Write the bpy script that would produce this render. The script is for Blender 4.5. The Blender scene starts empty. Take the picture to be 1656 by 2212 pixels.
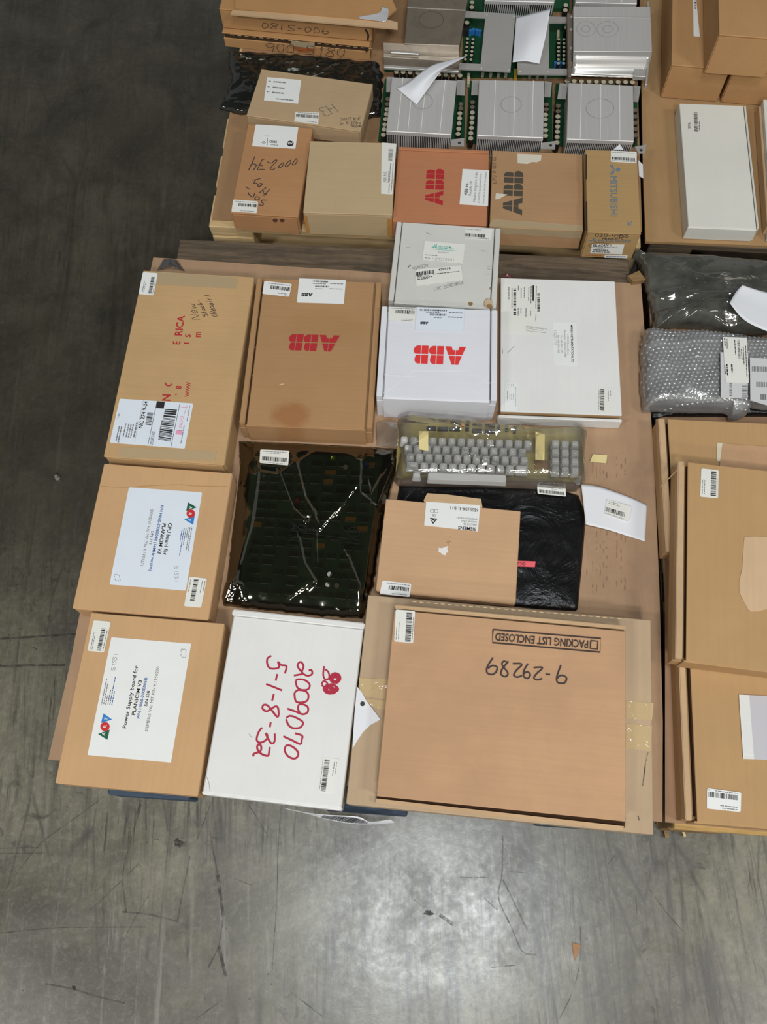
import bpy, bmesh, math, random
from mathutils import Vector, Matrix, noise
random.seed(7)
scene = bpy.context.scene
COL = scene.collection

# ------------------------------------------------------------------ camera, world, lights, exposure
FPX, PIT, ROL, HC = 1913.5, 0.36616693, -0.04527798, 1.80
_f = Vector((0, math.sin(PIT), -math.cos(PIT))); _r = Vector((1, 0, 0)); _u = _r.cross(_f)
CR = math.cos(ROL) * _r + math.sin(ROL) * _u
CU = -math.sin(ROL) * _r + math.cos(ROL) * _u
CAM = Vector((0, 0, HC))
cd = bpy.data.cameras.new('camera'); cd.sensor_fit = 'HORIZONTAL'; cd.sensor_width = 36
cd.lens = 36 * FPX / 1656; cd.clip_start = 0.05
cam = bpy.data.objects.new('camera', cd); COL.objects.link(cam)
cam.matrix_world = Matrix(((CR.x, CU.x, -_f.x, 0), (CR.y, CU.y, -_f.y, 0), (CR.z, CU.z, -_f.z, HC), (0, 0, 0, 1)))
scene.camera = cam
vs = scene.view_settings
vs.view_transform = 'Standard'; vs.look = 'None'; vs.gamma = 1; vs.use_curve_mapping = False
vs.exposure = -0.33

w = bpy.data.worlds.new('hall'); scene.world = w; w.use_nodes = True
bg = w.node_tree.nodes['Background']; bg.inputs[0].default_value = (0.95, 0.98, 1.0, 1); bg.inputs[1].default_value = 0.26

def area(name, loc, sx, sy, power, col, aim):
    ld = bpy.data.lights.new(name, 'AREA'); ld.shape = 'RECTANGLE'; ld.size = sx; ld.size_y = sy
    ld.energy = power; ld.color = col
    o = bpy.data.objects.new(name, ld); COL.objects.link(o); o.location = loc
    o.rotation_euler = (Vector(aim) - Vector(loc)).to_track_quat('-Z', 'Y').to_euler()
    return o
WARM, COOL = (1.0, 0.98, 0.95), (0.90, 0.96, 1.0)
for lx, ly, pw, cl in ((0.25, -0.45, 100, COOL), (0.1, -3.2, 150, WARM), (-3.2, -1.9, 105, WARM), (3.5, -1.7, 105, WARM), (0.2, -6.0, 105, WARM)):
    area('ceiling_lamp', (lx, ly, 5.2), 1.2, 0.5, pw, cl, (lx, ly + (0.2 if ly > -1 else 1.6), 0))

# ------------------------------------------------------------------ pixel -> place helpers
class Plane:
    def __init__(s, p, n=(0, 0, 1)): s.p = Vector(p); s.n = Vector(n).normalized()
    def __call__(s, px, py, lift=0.0):
        d = CR * ((px - 828) / FPX) - CU * ((py - 1106) / FPX) + _f
        t = (s.p + s.n * lift - CAM).dot(s.n) / d.dot(s.n)
        return CAM + d * t
def top(z): return Plane((0, 0, z))
def Z(ox, oy, k): return lambda *a: [(ox + a[i] / k, oy + a[i + 1] / k) for i in range(0, len(a), 2)]
z1 = Z(440, 0, 3.943); z2 = Z(800, 0, 5.175); z3 = Z(1100, 0, 5.175); z4 = Z(1380, 0, 3.815); z5 = Z(430, 230, 3.851)
z6 = Z(830, 290, 3.764); z7 = Z(1200, 290, 6.9); z8 = Z(200, 540, 4.6); z9 = Z(500, 570, 4.6); z10 = Z(790, 460, 4.81)
z11 = Z(1050, 560, 4.476); z12 = Z(1340, 520, 4.608); z13 = Z(150, 980, 4.476); z14 = Z(460, 930, 3.943); z15 = Z(800, 880, 3.312)
z16 = Z(1200, 980, 3.632); z17 = Z(80, 1300, 3.764); z18 = Z(410, 1290, 3.943); z19 = Z(730, 1260, 2.332); z20 = Z(1380, 1380, 4.609)
z21 = Z(560, 1660, 3.764); z22 = Z(0, 1700, 2.0); z23 = Z(828, 1760, 2.0)

# ------------------------------------------------------------------ materials
MATS = {}
def lin(c):
    return tuple(((x / 255) / 12.92 if x / 255 <= 0.04045 else ((x / 255 + 0.055) / 1.055) ** 2.4) for x in c) + (1,)
class NT:
    def __init__(s, name):
        s.m = bpy.data.materials.new(name); s.m.use_nodes = True; s.t = s.m.node_tree; s.n = s.t.nodes
        s.b = s.n['Principled BSDF']; s.out = s.n['Material Output']
        s.tc = s.n.new('ShaderNodeTexCoord').outputs['Object']
    def link(s, a, b): s.t.links.new(a, b)
    def mapping(s, sc, rot=0.0, loc=(0, 0, 0)):
        m = s.n.new('ShaderNodeMapping'); m.inputs['Scale'].default_value = sc; m.inputs['Rotation'].default_value = (0, 0, rot)
        m.inputs['Location'].default_value = loc
        s.link(s.tc, m.inputs[0]); return m.outputs[0]
    def noise(s, scale, detail=4, rough=0.6, vec=None, dist=0.0):
        n = s.n.new('ShaderNodeTexNoise'); n.inputs['Scale'].default_value = scale; n.inputs['Detail'].default_value = detail
        n.inputs['Roughness'].default_value = rough; n.inputs['Distortion'].default_value = dist
        s.link(vec or s.tc, n.inputs['Vector']); return n.outputs['Fac']
    def ramp(s, fac, a, b, lo=0.0, hi=1.0):
        r = s.n.new('ShaderNodeMapRange'); r.inputs['From Min'].default_value = a; r.inputs['From Max'].default_value = b
        r.inputs['To Min'].default_value = lo; r.inputs['To Max'].default_value = hi
        s.link(fac, r.inputs['Value']); return r.outputs[0]
    def mix(s, fac, a, b, mode='MIX'):
        m = s.n.new('ShaderNodeMix'); m.data_type = 'RGBA'; m.blend_type = mode
        for sock, v in ((m.inputs[0], fac), (m.inputs[6], a), (m.inputs[7], b)):
            if hasattr(v, 'is_output'): s.link(v, sock)
            else: sock.default_value = v
        return m.outputs[2]
    def math(s, op, a, b=0.0):
        m = s.n.new('ShaderNodeMath'); m.operation = op
        for sock, v in ((m.inputs[0], a), (m.inputs[1], b)):
            if hasattr(v, 'is_output'): s.link(v, sock)
            else: sock.default_value = v
        return m.outputs[0]
    def bump(s, h, strength, dist=0.001):
        b = s.n.new('ShaderNodeBump'); b.inputs['Strength'].default_value = strength; b.inputs['Distance'].default_value = dist
        s.link(h, b.inputs['Height']); return b.outputs[0]
def mul(c, k): return tuple(min(1, x * k) for x in c[:3]) + (1,)

def plain(name, rgb, rough=0.6, metal=0.0, spec=0.4, var=0.0, scale=20, bump=0.0):
    if name in MATS: return MATS[name]
    t = NT(name); c = lin(rgb)
    if var:
        t.link(t.mix(t.ramp(t.noise(scale), 0.3, 0.7), mul(c, 1 - var), mul(c, 1 + var)), t.b.inputs['Base Color'])
    else: t.b.inputs['Base Color'].default_value = c
    t.b.inputs['Roughness'].default_value = rough; t.b.inputs['Metallic'].default_value = metal
    t.b.inputs['Specular IOR Level'].default_value = spec
    if bump: t.link(t.bump(t.noise(scale * 3), bump), t.b.inputs['Normal'])
    MATS[name] = t.m; return t.m

def card(name, rgb, var=0.10, streak='x', grime=0.0, stains=()):
    """corrugated board: blotches, fine fibre specks, faint flute lines"""
    if name in MATS: return MATS[name]
    t = NT(name); c = lin(rgb); lu = c[0] * .3 + c[1] * .6 + c[2] * .1
    c = tuple(lu + (x - lu) * .86 for x in c[:3]) + (1,); white = c[2] > .5 * c[0]
    col = t.mix(t.ramp(t.noise(7, 5), 0.32, 0.68), mul(c, 1 - var), mul(c, 1 + var))
    fib = t.noise(420, 2, 0.7)
    col = t.mix(t.ramp(fib, 0.62, 0.78, 0, 0.35), col, mul(c, 0.72))
    sc = (4, 190, 190) if streak == 'x' else (190, 4, 190)
    fl = t.noise(1.0, 2, 0.5, t.mapping(sc))
    col = t.mix(t.ramp(fl, 0.42, 0.62, 0, 0.05 if white else 0.14), col, mul(c, 0.80))
    if grime:
        g = t.noise(3.2, 6, 0.68, dist=0.6)
        col = t.mix(t.ramp(g, 0.5, 0.75, 0, grime), col, mul((c[0] * 0.85, c[1] * 0.82, c[2] * 0.85), 0.55))
    for (x, y, rx, ry, rgb2, k) in stains:
        mp = t.mapping((1 / rx, 1 / ry, 0.0), 0, (-x / rx, -y / ry, 0))
        g = t.n.new('ShaderNodeVectorMath'); g.operation = 'LENGTH'; t.link(mp, g.inputs[0])
        d = t.math('ADD', g.outputs['Value'], t.math('MULTIPLY', t.math('SUBTRACT', t.noise(22, 4), 0.5), 0.9))
        col = t.mix(t.ramp(d, 0.55, 1.05, k, 0), col, lin(rgb2))
    t.link(col, t.b.inputs['Base Color']); t.b.inputs['Roughness'].default_value = 0.82
    t.b.inputs['Specular IOR Level'].default_value = 0.25
    t.link(t.bump(t.math('ADD', t.math('MULTIPLY', fl, 0.12 if white else 0.35), t.math('MULTIPLY', t.noise(9, 3), 2.0)), 0.35, 0.0012), t.b.inputs['Normal'])
    MATS[name] = t.m; return t.m

def wood(name, rgb, dark, scale=1.0, axis='x', rough=0.8):
    if name in MATS: return MATS[name]
    t = NT(name); sc = (5 * scale, 70 * scale, 70 * scale) if axis == 'x' else (70 * scale, 5 * scale, 70 * scale)
    g = t.noise(1, 6, 0.7, t.mapping(sc), 1.2)
    col = t.mix(t.ramp(g, 0.3, 0.72), lin(dark), lin(rgb))
    col = t.mix(t.ramp(t.noise(9, 4), 0.5, 0.8, 0, 0.6), col, mul(lin(dark), 0.7))
    t.link(col, t.b.inputs['Base Color']); t.b.inputs['Roughness'].default_value = rough; t.b.inputs['Specular IOR Level'].default_value = 0.2
    t.link(t.bump(g, 0.6, 0.002), t.b.inputs['Normal'])
    MATS[name] = t.m; return t.m

def film(name, tint, gloss=(1, 1, 1), rough=0.10, refl=0.06, haze=0.0, hazecol=(200, 200, 200), bscale=40, bstr=0.5, vary=0.0):
    """thin plastic: tinted transparency under a sharp sheen"""
    if name in MATS: return MATS[name]
    t = NT(name); t.n.remove(t.b)
    tr = t.n.new('ShaderNodeBsdfTransparent'); tr.inputs[0].default_value = tuple(tint) + (1,)
    gl = t.n.new('ShaderNodeBsdfGlossy'); gl.inputs[0].default_value = tuple(gloss) + (1,); gl.inputs['Roughness'].default_value = rough
    n = t.noise(bscale, 3, 0.55, dist=0.8)
    t.link(t.bump(n, bstr, 0.004), gl.inputs['Normal'])
    lw = t.n.new('ShaderNodeLayerWeight'); lw.inputs[0].default_value = 0.35
    fac = t.math('ADD', t.math('MULTIPLY', lw.outputs['Fresnel'], 0.8), refl)
    m = t.n.new('ShaderNodeMixShader'); t.link(fac, m.inputs[0]); t.link(tr.outputs[0], m.inputs[1]); t.link(gl.outputs[0], m.inputs[2])
    last = m
    if haze:
        df = t.n.new('ShaderNodeBsdfDiffuse'); df.inputs[0].default_value = lin(hazecol)
        m2 = t.n.new('ShaderNodeMixShader')
        if vary: t.link(t.ramp(t.noise(14, 4), 0.35, 0.7, haze * (1 - vary), haze * (1 + vary)), m2.inputs[0])
        else: m2.inputs[0].default_value = haze
        t.link(m.outputs[0], m2.inputs[1]); t.link(df.outputs[0], m2.inputs[2]); last = m2
    t.link(last.outputs[0], t.out.inputs[0])
    MATS[name] = t.m; return t.m

def metal(name, rgb, rough=0.38, axis=None, dirt=0.0, met=0.35):
    if name in MATS: return MATS[name]
    t = NT(name); c = lin(rgb)
    v = t.noise(1, 3, 0.6, t.mapping((220, 3, 220) if axis == 'y' else (3, 220, 220) if axis == 'x' else (14, 14, 14)))
    col = t.mix(t.ramp(v, 0.3, 0.7), mul(c, 0.96), mul(c, 1.03))
    if dirt: col = t.mix(t.ramp(t.noise(26, 6, 0.7), 0.45, 0.75, 0, dirt), col, lin((70, 62, 52)))
    t.link(col, t.b.inputs['Base Color']); t.b.inputs['Metallic'].default_value = met
    t.link(t.ramp(v, 0.2, 0.8, rough * 0.85, rough * 1.15), t.b.inputs['Roughness'])
    MATS[name] = t.m; return t.m

INK = plain('black ink', (38, 37, 38), 0.7); INKG = plain('grey ink', (120, 120, 122), 0.7); PENCIL = plain('pencil', (135, 138, 140), 0.7)
RED = plain('red print', (176, 40, 46), 0.7); REDM = plain('red marker', (176, 34, 62), 0.6); REDB = plain('bright red print', (226, 58, 56), 0.6)
BLUEI = plain('blue ink', (62, 98, 158), 0.7); WHITE = plain('white label', (232, 233, 230), 0.55, var=0.02)
CREAM = plain('cream label', (228, 228, 220), 0.55, var=0.02); PAPER = plain('white paper', (228, 230, 234), 0.7, var=0.02, scale=5)
ICE = plain('cool white label', (222, 230, 238), 0.5, var=0.015)

# ------------------------------------------------------------------ mesh builders
class G:
    def __init__(s): s.v = []; s.f = []; s.m = []
    def add(s, v, f, m=0):
        o = len(s.v); s.v += [Vector(p) for p in v]; s.f += [tuple(i + o for i in q) for q in f]; s.m += [m] * len(f); return s
    def box(s, x0, x1, y0, y1, z0, z1, m=0):
        return s.add([(x0, y0, z0), (x1, y0, z0), (x1, y1, z0), (x0, y1, z0), (x0, y0, z1), (x1, y0, z1), (x1, y1, z1), (x0, y1, z1)],
                     [(3, 2, 1, 0), (4, 5, 6, 7), (0, 1, 5, 4), (1, 2, 6, 5), (2, 3, 7, 6), (3, 0, 4, 7)], m)
    def hexa(s, b, t, m=0):
        return s.add(list(b) + list(t), [(3, 2, 1, 0), (4, 5, 6, 7), (0, 1, 5, 4), (1, 2, 6, 5), (2, 3, 7, 6), (3, 0, 4, 7)], m)
    def prism(s, lo, hi, m=0):
        n = len(lo)
        return s.add(list(lo) + list(hi), [tuple(range(n - 1, -1, -1)), tuple(range(n, 2 * n))] + [(i, (i + 1) % n, n + (i + 1) % n, n + i) for i in range(n)], m)
    def cyl(s, c, r, z0, z1, n=16, m=0, mt=None, r2=None):
        c = Vector(c); r2 = r if r2 is None else r2
        lo = [c + Vector((r * math.cos(6.28319 * i / n), r * math.sin(6.28319 * i / n), z0)) for i in range(n)]
        hi = [c + Vector((r2 * math.cos(6.28319 * i / n), r2 * math.sin(6.28319 * i / n), z1)) for i in range(n)]
        s.prism(lo, hi, m)
        if mt is not None: s.m[-n - 1] = mt
        return s
    def grid(s, fn, nu, nv, m=0, thick=0.0):
        P = [[Vector(fn(i / nu, j / nv)) for i in range(nu + 1)] for j in range(nv + 1)]
        v = [p for r in P for p in r]; q = lambda i, j: j * (nu + 1) + i
        f = [(q(i, j), q(i + 1, j), q(i + 1, j + 1), q(i, j + 1)) for j in range(nv) for i in range(nu)]
        if thick:
            n = len(v); v += [p - Vector((0, 0, thick)) for p in v]
            f += [tuple(n + k for k in reversed(a)) for a in f]
            rim = [q(i, 0) for i in range(nu)] + [q(nu, j) for j in range(nv)] + [q(i, nv) for i in range(nu, 0, -1)] + [q(0, j) for j in range(nv, 0, -1)]
            f += [(rim[k], n + rim[k], n + rim[(k + 1) % len(rim)], rim[(k + 1) % len(rim)]) for k in range(len(rim))]
        return s.add(v, f, m)

STUFFN = {'barcode', 'fine_print', 'printed_lines', 'scratch', 'scuff_mark', 'crease', 'perforation', 'ruled_line'}
def mesh_from(name, g, mats, Mi=None, bevel=0.0, seg=1, smooth=False):
    me = bpy.data.meshes.new(name)
    vv = [Mi @ p for p in g.v] if Mi is not None else g.v
    me.from_pydata([tuple(p) for p in vv], [], g.f)
    for m in (mats if isinstance(mats, (list, tuple)) else [mats]): me.materials.append(m)
    if any(g.m): me.polygons.foreach_set('material_index', g.m)
    bm = bmesh.new(); bm.from_mesh(me)
    bmesh.ops.recalc_face_normals(bm, faces=bm.faces)
    if bevel:
        bmesh.ops.bevel(bm, geom=[e for e in bm.edges], offset=bevel, segments=seg, affect='EDGES', clamp_overlap=True)
    bm.to_mesh(me); bm.free()
    if smooth: me.polygons.foreach_set('use_smooth', [True] * len(me.polygons))
    me.update(); return me

class Thing:
    """an Empty at the base of a thing; local axes = ex, ey, up"""
    def __init__(s, name, label, cat, c, ex=(1, 0), group=None):
        e = Vector((ex[0], ex[1], 0)).normalized(); y = Vector((-e.y, e.x, 0)); c = Vector(c)
        s.M = Matrix(((e.x, y.x, 0, c.x), (e.y, y.y, 0, c.y), (0, 0, 1, c.z), (0, 0, 0, 1))); s.Mi = s.M.inverted()
        s.o = bpy.data.objects.new(name, None); COL.objects.link(s.o); s.o.matrix_world = s.M
        s.o.empty_display_size = 0.05
        s.o['label'] = label; s.o['category'] = cat
        if group: s.o['group'] = group
        s.kids = []
    def part(s, name, g, mats, space='L', parent=None, bevel=0.0, seg=1, smooth=False, label=None, kind=None):
        me = mesh_from(name, g, mats, s.Mi if space == 'W' else None, bevel, seg, smooth)
        return s.use(name, me, parent, label=label, kind=kind)
    def use(s, name, me, parent=None, loc=None, label=None, kind=None):
        o = bpy.data.objects.new(name, me); COL.objects.link(o); o.parent = parent or s.o
        if loc is not None: o.location = loc
        if label: o['label'] = label
        if kind or name in STUFFN: o['kind'] = kind or 'stuff'
        return o
    def toL(s, p): return s.Mi @ Vector(p)
def solo(name, g, mats, label=None, cat=None, group=None, kind=None, bevel=0.0, seg=1, smooth=False):
    """a thing that is one mesh (world coordinates in, origin at its base)"""
    xs = [p.x for p in g.v]; ys = [p.y for p in g.v]; zs = [p.z for p in g.v]
    c = Vector(((min(xs) + max(xs)) / 2, (min(ys) + max(ys)) / 2, min(zs)))
    me = mesh_from(name, g, mats, Matrix.Translation(-c), bevel, seg, smooth)
    o = bpy.data.objects.new(name, me); COL.objects.link(o); o.location = c
    if label: o['label'] = label
    if cat: o['category'] = cat
    if group: o['group'] = group
    if kind: o['kind'] = kind
    return o
class Wrap:   # lets print helpers work on a solo mesh
    def __init__(s, o): s.o = o; s.Mi = Matrix.Translation(-o.location)
    part = Thing.part; use = Thing.use

def fit(quad, z):
    S = top(z); p = [S(*q) for q in quad]; c = sum(p, Vector()) / 4
    ex = ((p[1] - p[0]) + (p[2] - p[3])).normalized(); ey = Vector((-ex.y, ex.x, 0))
    wd = ((p[1] - p[0]).dot(ex) + (p[2] - p[3]).dot(ex)) / 2; ln = ((p[0] - p[3]).dot(ey) + (p[1] - p[2]).dot(ey)) / 2
    return c, ex, ey, wd, ln

# ------------------------------------------------------------------ prints
def bil(q, u, v): return q[0] * (1 - u) * (1 - v) + q[1] * u * (1 - v) + q[2] * u * v + q[3] * (1 - u) * v
def rounded(q, r):
    out = []
    for i in range(4):
        a, b, c = q[i - 1], q[i], q[(i + 1) % 4]
        e1 = (a - b).normalized() * r; e2 = (c - b).normalized() * r
        for k in range(4):
            t = k / 3; out.append((b + e1) * (1 - t) ** 2 + b * 2 * t * (1 - t) + (b + e2) * t * t)
    return out
def patch(T, S, pts, mat, name, rnd=0.0, lift=0.0002, th=0.0004, parent=None, label=None):
    P = [S(*p, lift) for p in pts]
    if rnd: P = rounded(P, rnd)
    return T.part(name, G().prism(P, [p + S.n * th for p in P]), mat, 'W', parent, label=label)
def ribbon(g, P, wd, n, smooth=True):
    if smooth and len(P) > 2:
        Q = []
        for i in range(len(P) - 1):
            p0 = P[max(i - 1, 0)]; p1 = P[i]; p2 = P[i + 1]; p3 = P[min(i + 2, len(P) - 1)]
            for k in range(4):
                t = k / 4
                Q.append(0.5 * (2 * p1 + (p2 - p0) * t + (2 * p0 - 5 * p1 + 4 * p2 - p3) * t * t + (3 * p1 - p0 - 3 * p2 + p3) * t ** 3))
        P = Q + [P[-1]]
    v = []
    for i, p in enumerate(P):
        d = (P[min(i + 1, len(P) - 1)] - P[max(i - 1, 0)])
        d = d.normalized() if d.length > 1e-9 else Vector((1, 0, 0))
        s = n.cross(d) * wd / 2; e = n * (4e-6 * i); v += [p + s + e, p - s + e]
    g.add(v, [(2 * i, 2 * i + 1, 2 * i + 3, 2 * i + 2) for i in range(len(P) - 1)])
def strokes(T, S, lines, wd, mat, name='handwriting', lift=0.0005, parent=None, smooth=True, label=None):
    g = G()
    for k, L in enumerate(lines): ribbon(g, [S(*p, lift + 0.00003 * k) for p in L], wd, S.n, smooth)
    return T.part(name, g, mat, 'W', parent, label=label)
SF = {'0': '39 17 13 31 51 63 67 59 39', '1': '37 49 40', '2': '07 29 59 67 64 00 60', '3': '08 39 58 56 35 54 52 30 01', '4': '19 04 64;59 50',
      '5': '69 19 16 45 63 51 20 00', '6': '59 26 02 20 50 62 54 24 03', '7': '09 69 20', '8': '35 17 29 59 67 35 02 10 50 62 35', '9': '66 34 06 29 59 66 50',
      '-': '14 54', '(': '39 16 13 30', ')': '19 36 33 10', 'N': '00 09 60 69', 'e': '03 53 55 36 14 11 30 51', 'w': '05 10 34 50 65',
      'S': '68 39 08 06 54 62 50 10 01', 't': '29 21 40 51;06 56', 'o': '35 13 11 30 51 54 35', 'c': '54 35 12 11 30 51', 'k': '09 00;54 02;23 50',
      'R': '00 09 59 67 55 04;34 60', 'p': '06 00;05 46 53 31 02', 'a': '54 25 02 20 53;55 51 60', 'i': '25 20;27 28', 'r': '05 00;03 25 45',
      'H': '00 09;60 69;05 65', 'A': '00 39 60;14 54', 'L': '09 00 50', 'O': '39 17 13 31 51 63 67 59 39', 'C': '68 39 05 02 30 61', 'U': '09 02 30 52 59',
      'T': '09 69;39 30', 'E': '69 09 00 60;05 45', 'V': '09 30 69', 'B': '00 09 49 57 05 52 40 00', 'l': '19 11 30', 'b': '09 00 40 53 35 03', 'y': '05 23;55 10',
      's': '54 25 14 42 30 01', 'u': '05 01 30 51;55 50', 'n': '05 00;03 35 50', 'D': '00 09 49 65 41 00', 'P': '00 09 59 67 55 05', 'J': '69 61 30 01', 'I': '39 30', 'g': '54 25 02 20 53;55 51 10', ' ': ''}
def hand(T, S, txt, bl, br, tl, wd, mat, name='handwriting', lift=0.0006, parent=None):
    B, R_, L = S(*bl, lift), S(*br, lift), S(*tl, lift); g = G(); rr = random.Random(txt); n = len(txt)
    for i, ch in enumerate(txt):
        for k, seg in enumerate(SF[ch].split(';')):
            P = []
            for q in seg.split():
                x = (i + 0.08 + 0.82 * (int(q[0]) + rr.uniform(-.3, .3)) / 6.5) / n; y = (int(q[1]) + rr.uniform(-.3, .3)) / 9
                P.append(B + (R_ - B) * x + (L - B) * y)
            if len(P) > 1: ribbon(g, P, wd, S.n)
    return T.part(name, g, mat, 'W', parent)
_tc = {}
def glyphs(txt, bold):
    if (txt, bold) in _tc: return _tc[(txt, bold)]
    cu = bpy.data.curves.new('t', 'FONT'); cu.body = txt; cu.offset = 0.010 if bold == 2 else 0.018 if bold else 0.0; cu.resolution_u = 2
    ob = bpy.data.objects.new('t', cu); COL.objects.link(ob)
    me = bpy.data.meshes.new_from_object(ob)
    v = [(p.co.x, p.co.y) for p in me.vertices]; f = [tuple(p.vertices) for p in me.polygons]
    bpy.data.objects.remove(ob); bpy.data.curves.remove(cu); bpy.data.meshes.remove(me)
    _tc[(txt, bold)] = (v, f); return v, f
CAPH = None
def text(T, S, txt, bl, br, tl, mat, bold=False, name='lettering', lift=0.0009, parent=None):
    """text whose ink spans bl->br along the baseline and whose capitals reach tl"""
    global CAPH
    if CAPH is None: CAPH = max(y for x, y in glyphs('H', False)[0])
    v, f = glyphs(txt, bold)
    if not v: return None
    x0 = min(x for x, y in v); x1 = max(x for x, y in v)
    B, R_, L = S(*bl, lift), S(*br, lift), S(*tl, lift); g = G()
    g.add([B + (R_ - B) * ((x - x0) / (x1 - x0)) + (L - B) * (y / CAPH) for x, y in v], f)
    return T.part(name, g, mat, 'W', parent)
def abb(T, S, bl, br, tl, mat, lift=0.0005, parent=None, name='logo_print'):
    W_ = 2.92; B, R_, L = S(*bl, lift), S(*br, lift), S(*tl, lift); g = G()
    def arc(cx, cy, rx, ry, a0, a1, n=8): return [(cx + rx * math.cos(math.radians(a0 + (a1 - a0) * i / n)), cy + ry * math.sin(math.radians(a0 + (a1 - a0) * i / n))) for i in range(n + 1)]
    ps = [[(0, 0), (.36, 0), (.42, .2), (.56, .2), (.56, .46), (.19, .46)], [(.21, .52), (.56, .52), (.56, 1), (.40, 1)],
          [(1.16, 0), (.80, 0), (.74, .2), (.60, .2), (.60, .46), (.97, .46)], [(.95, .52), (.60, .52), (.60, 1), (.76, 1)]]
    for o in (1.24, 2.10):
        ps += [[(o, 0), (o + .37, 0), (o + .37, .46), (o, .46)], [(o, .52), (o + .37, .52), (o + .37, 1), (o, 1)],
               [(o + .42, 0)] + arc(o + .55, .26, .27, .26, -90, 35) + [(o + .70, .46), (o + .42, .46)],
               [(o + .42, .52), (o + .68, .52)] + arc(o + .53, .77, .21, .23, -25, 90) + [(o + .42, 1)]]
    for p in ps: g.add([B + (R_ - B) * (x / W_) + (L - B) * y for x, y in p], [tuple(range(len(p)))])
    return T.part(name, g, mat, 'W', parent)
def bars(g, q, axis, u0, u1, v0, v1, seed, n=None, lift=None):
    """bars run across axis inside the uv window"""
    rr = random.Random(seed); a, b = (u0, u1) if axis == 'u' else (v0, v1); x = a
    L = ((q[1] - q[0]).length if axis == 'u' else (q[3] - q[0]).length) * (b - a)
    unit = (b - a) / (n or max(30, min(75, int(L / 0.0007))))
    while x < b - unit:
        wd = unit * rr.choice((1, 1, 1, 2, 2, 3)); e = min(x + wd, b)
        c = [(x, v0), (e, v0), (e, v1), (x, v1)] if axis == 'u' else [(u0, x), (u1, x), (u1, e), (u0, e)]
        g.add([bil(q, *k) for k in c], [(0, 1, 2, 3)]); x = e + unit * rr.choice((1, 1, 2))
def dashes(g, q, axis, rows, seed):
    rr = random.Random(seed)
    for (u0, u1, v0, v1) in rows:     # each row a window; filled by word-like dashes
        a, b = (u0, u1) if axis == 'u' else (v0, v1); x = a; sp = 0.0011 / ((q[1] - q[0]).length if axis == 'u' else (q[3] - q[0]).length)
        while x < b:
            e = min(b, x + sp * rr.uniform(2.0, 7)); c = [(x, v0), (e, v0), (e, v1), (x, v1)] if axis == 'u' else [(u0, x), (u1, x), (u1, e), (u0, e)]
            g.add([bil(q, *k) for k in c], [(0, 1, 2, 3)]); x = e + sp
def sticker(T, S, quad, axis, bw, rows=(), mat=None, seed=1, rnd=0.003, lift=0.0003, parent=None, barmat=None):
    o = patch(T, S, quad, mat or WHITE, 'barcode_label', rnd, lift, parent=parent, label='white barcode label')
    q = [S(*p, lift + 0.0007) for p in quad]
    pr = o if parent is None else parent
    if bw:
        g = G(); bars(g, q, axis, *bw, seed); T.part('barcode', g, barmat or INK, 'W', pr)
    if rows:
        g = G(); dashes(g, q, axis, rows, seed); T.part('fine_print', g, INKG, 'W', pr)
    return o
STD_U = ((0.06, 0.9, 0.13, 0.16), (0.1, 0.5, 0.20, 0.23), (0.05, 0.95, 0.86, 0.89))
def art_logo(T, S, g1, rc, b1, lab, A, R_, T_):
    patch(T, S, g1, plain('logo green', (24, 92, 66), 0.6), 'logo_triangle', 0, 0.0009, 0.0001, lab)
    n = 20; patch(T, S, [(rc[0] + rc[2] * math.cos(6.2832 * i / n), rc[1] + rc[2] * math.sin(6.2832 * i / n)) for i in range(n)], plain('logo red', (200, 42, 46), 0.6), 'logo_disc', 0, 0.0011, 0.0001, lab)
    patch(T, S, b1, plain('logo blue', (46, 128, 200), 0.6), 'logo_triangle', 0, 0.0009, 0.0001, lab)
    for ch, (bl, br, tl) in (('A', A), ('R', R_), ('T', T_)): text(T, S, ch, bl, br, tl, WHITE, True, 'logo_letter', 0.0014, lab)

# ------------------------------------------------------------------ boxes
def begin_box(name, label, cat, quad, zt, zb, shrink=0.0, group=None):
    c, ex, ey, wd, ln = fit(quad, zt)
    T = Thing(name, label, cat, (c.x, c.y, zb), (ex.x, ex.y), group)
    T.w = wd - shrink; T.l = ln - shrink; T.h = zt - zb; T.zt = zt; T.zb = zb; T.ex = ex; T.ey = ey; T.c = c; T.S = top(zt)
    T.front = Plane(c - ey * (T.l / 2) - Vector((0, 0, zt - zb)) , -ey)
    return T
def carton(name, label, cat, quad, zt, zb, mat, seam='x', shrink=0.0, bev=0.0025, seamgap=True):
    T = begin_box(name, label, cat, quad, zt, zb, shrink); a, b, h = T.w / 2, T.l / 2, T.h
    T.body = T.part('body', G().box(-a, a, -b, b, 0, h - 0.0035), mat, bevel=bev, seg=2)
    g = 0.0007
    if not seamgap:
        T.lid = T.part('top_panel', G().box(-a, a, -b, b, h - 0.0032, h), mat, bevel=0.0012)
    elif seam == 'x':
        for s in (-1, 1): T.lid = T.part('top_flap', G().box(-a, a, min(s * g, s * b), max(s * g, s * b), h - 0.0032, h), mat, bevel=0.0012)
    else:
        for s in (-1, 1): T.lid = T.part('top_flap', G().box(min(s * g, s * a), max(s * g, s * a), -b, b, h - 0.0032, h), mat, bevel=0.0012)
    return T
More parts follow.
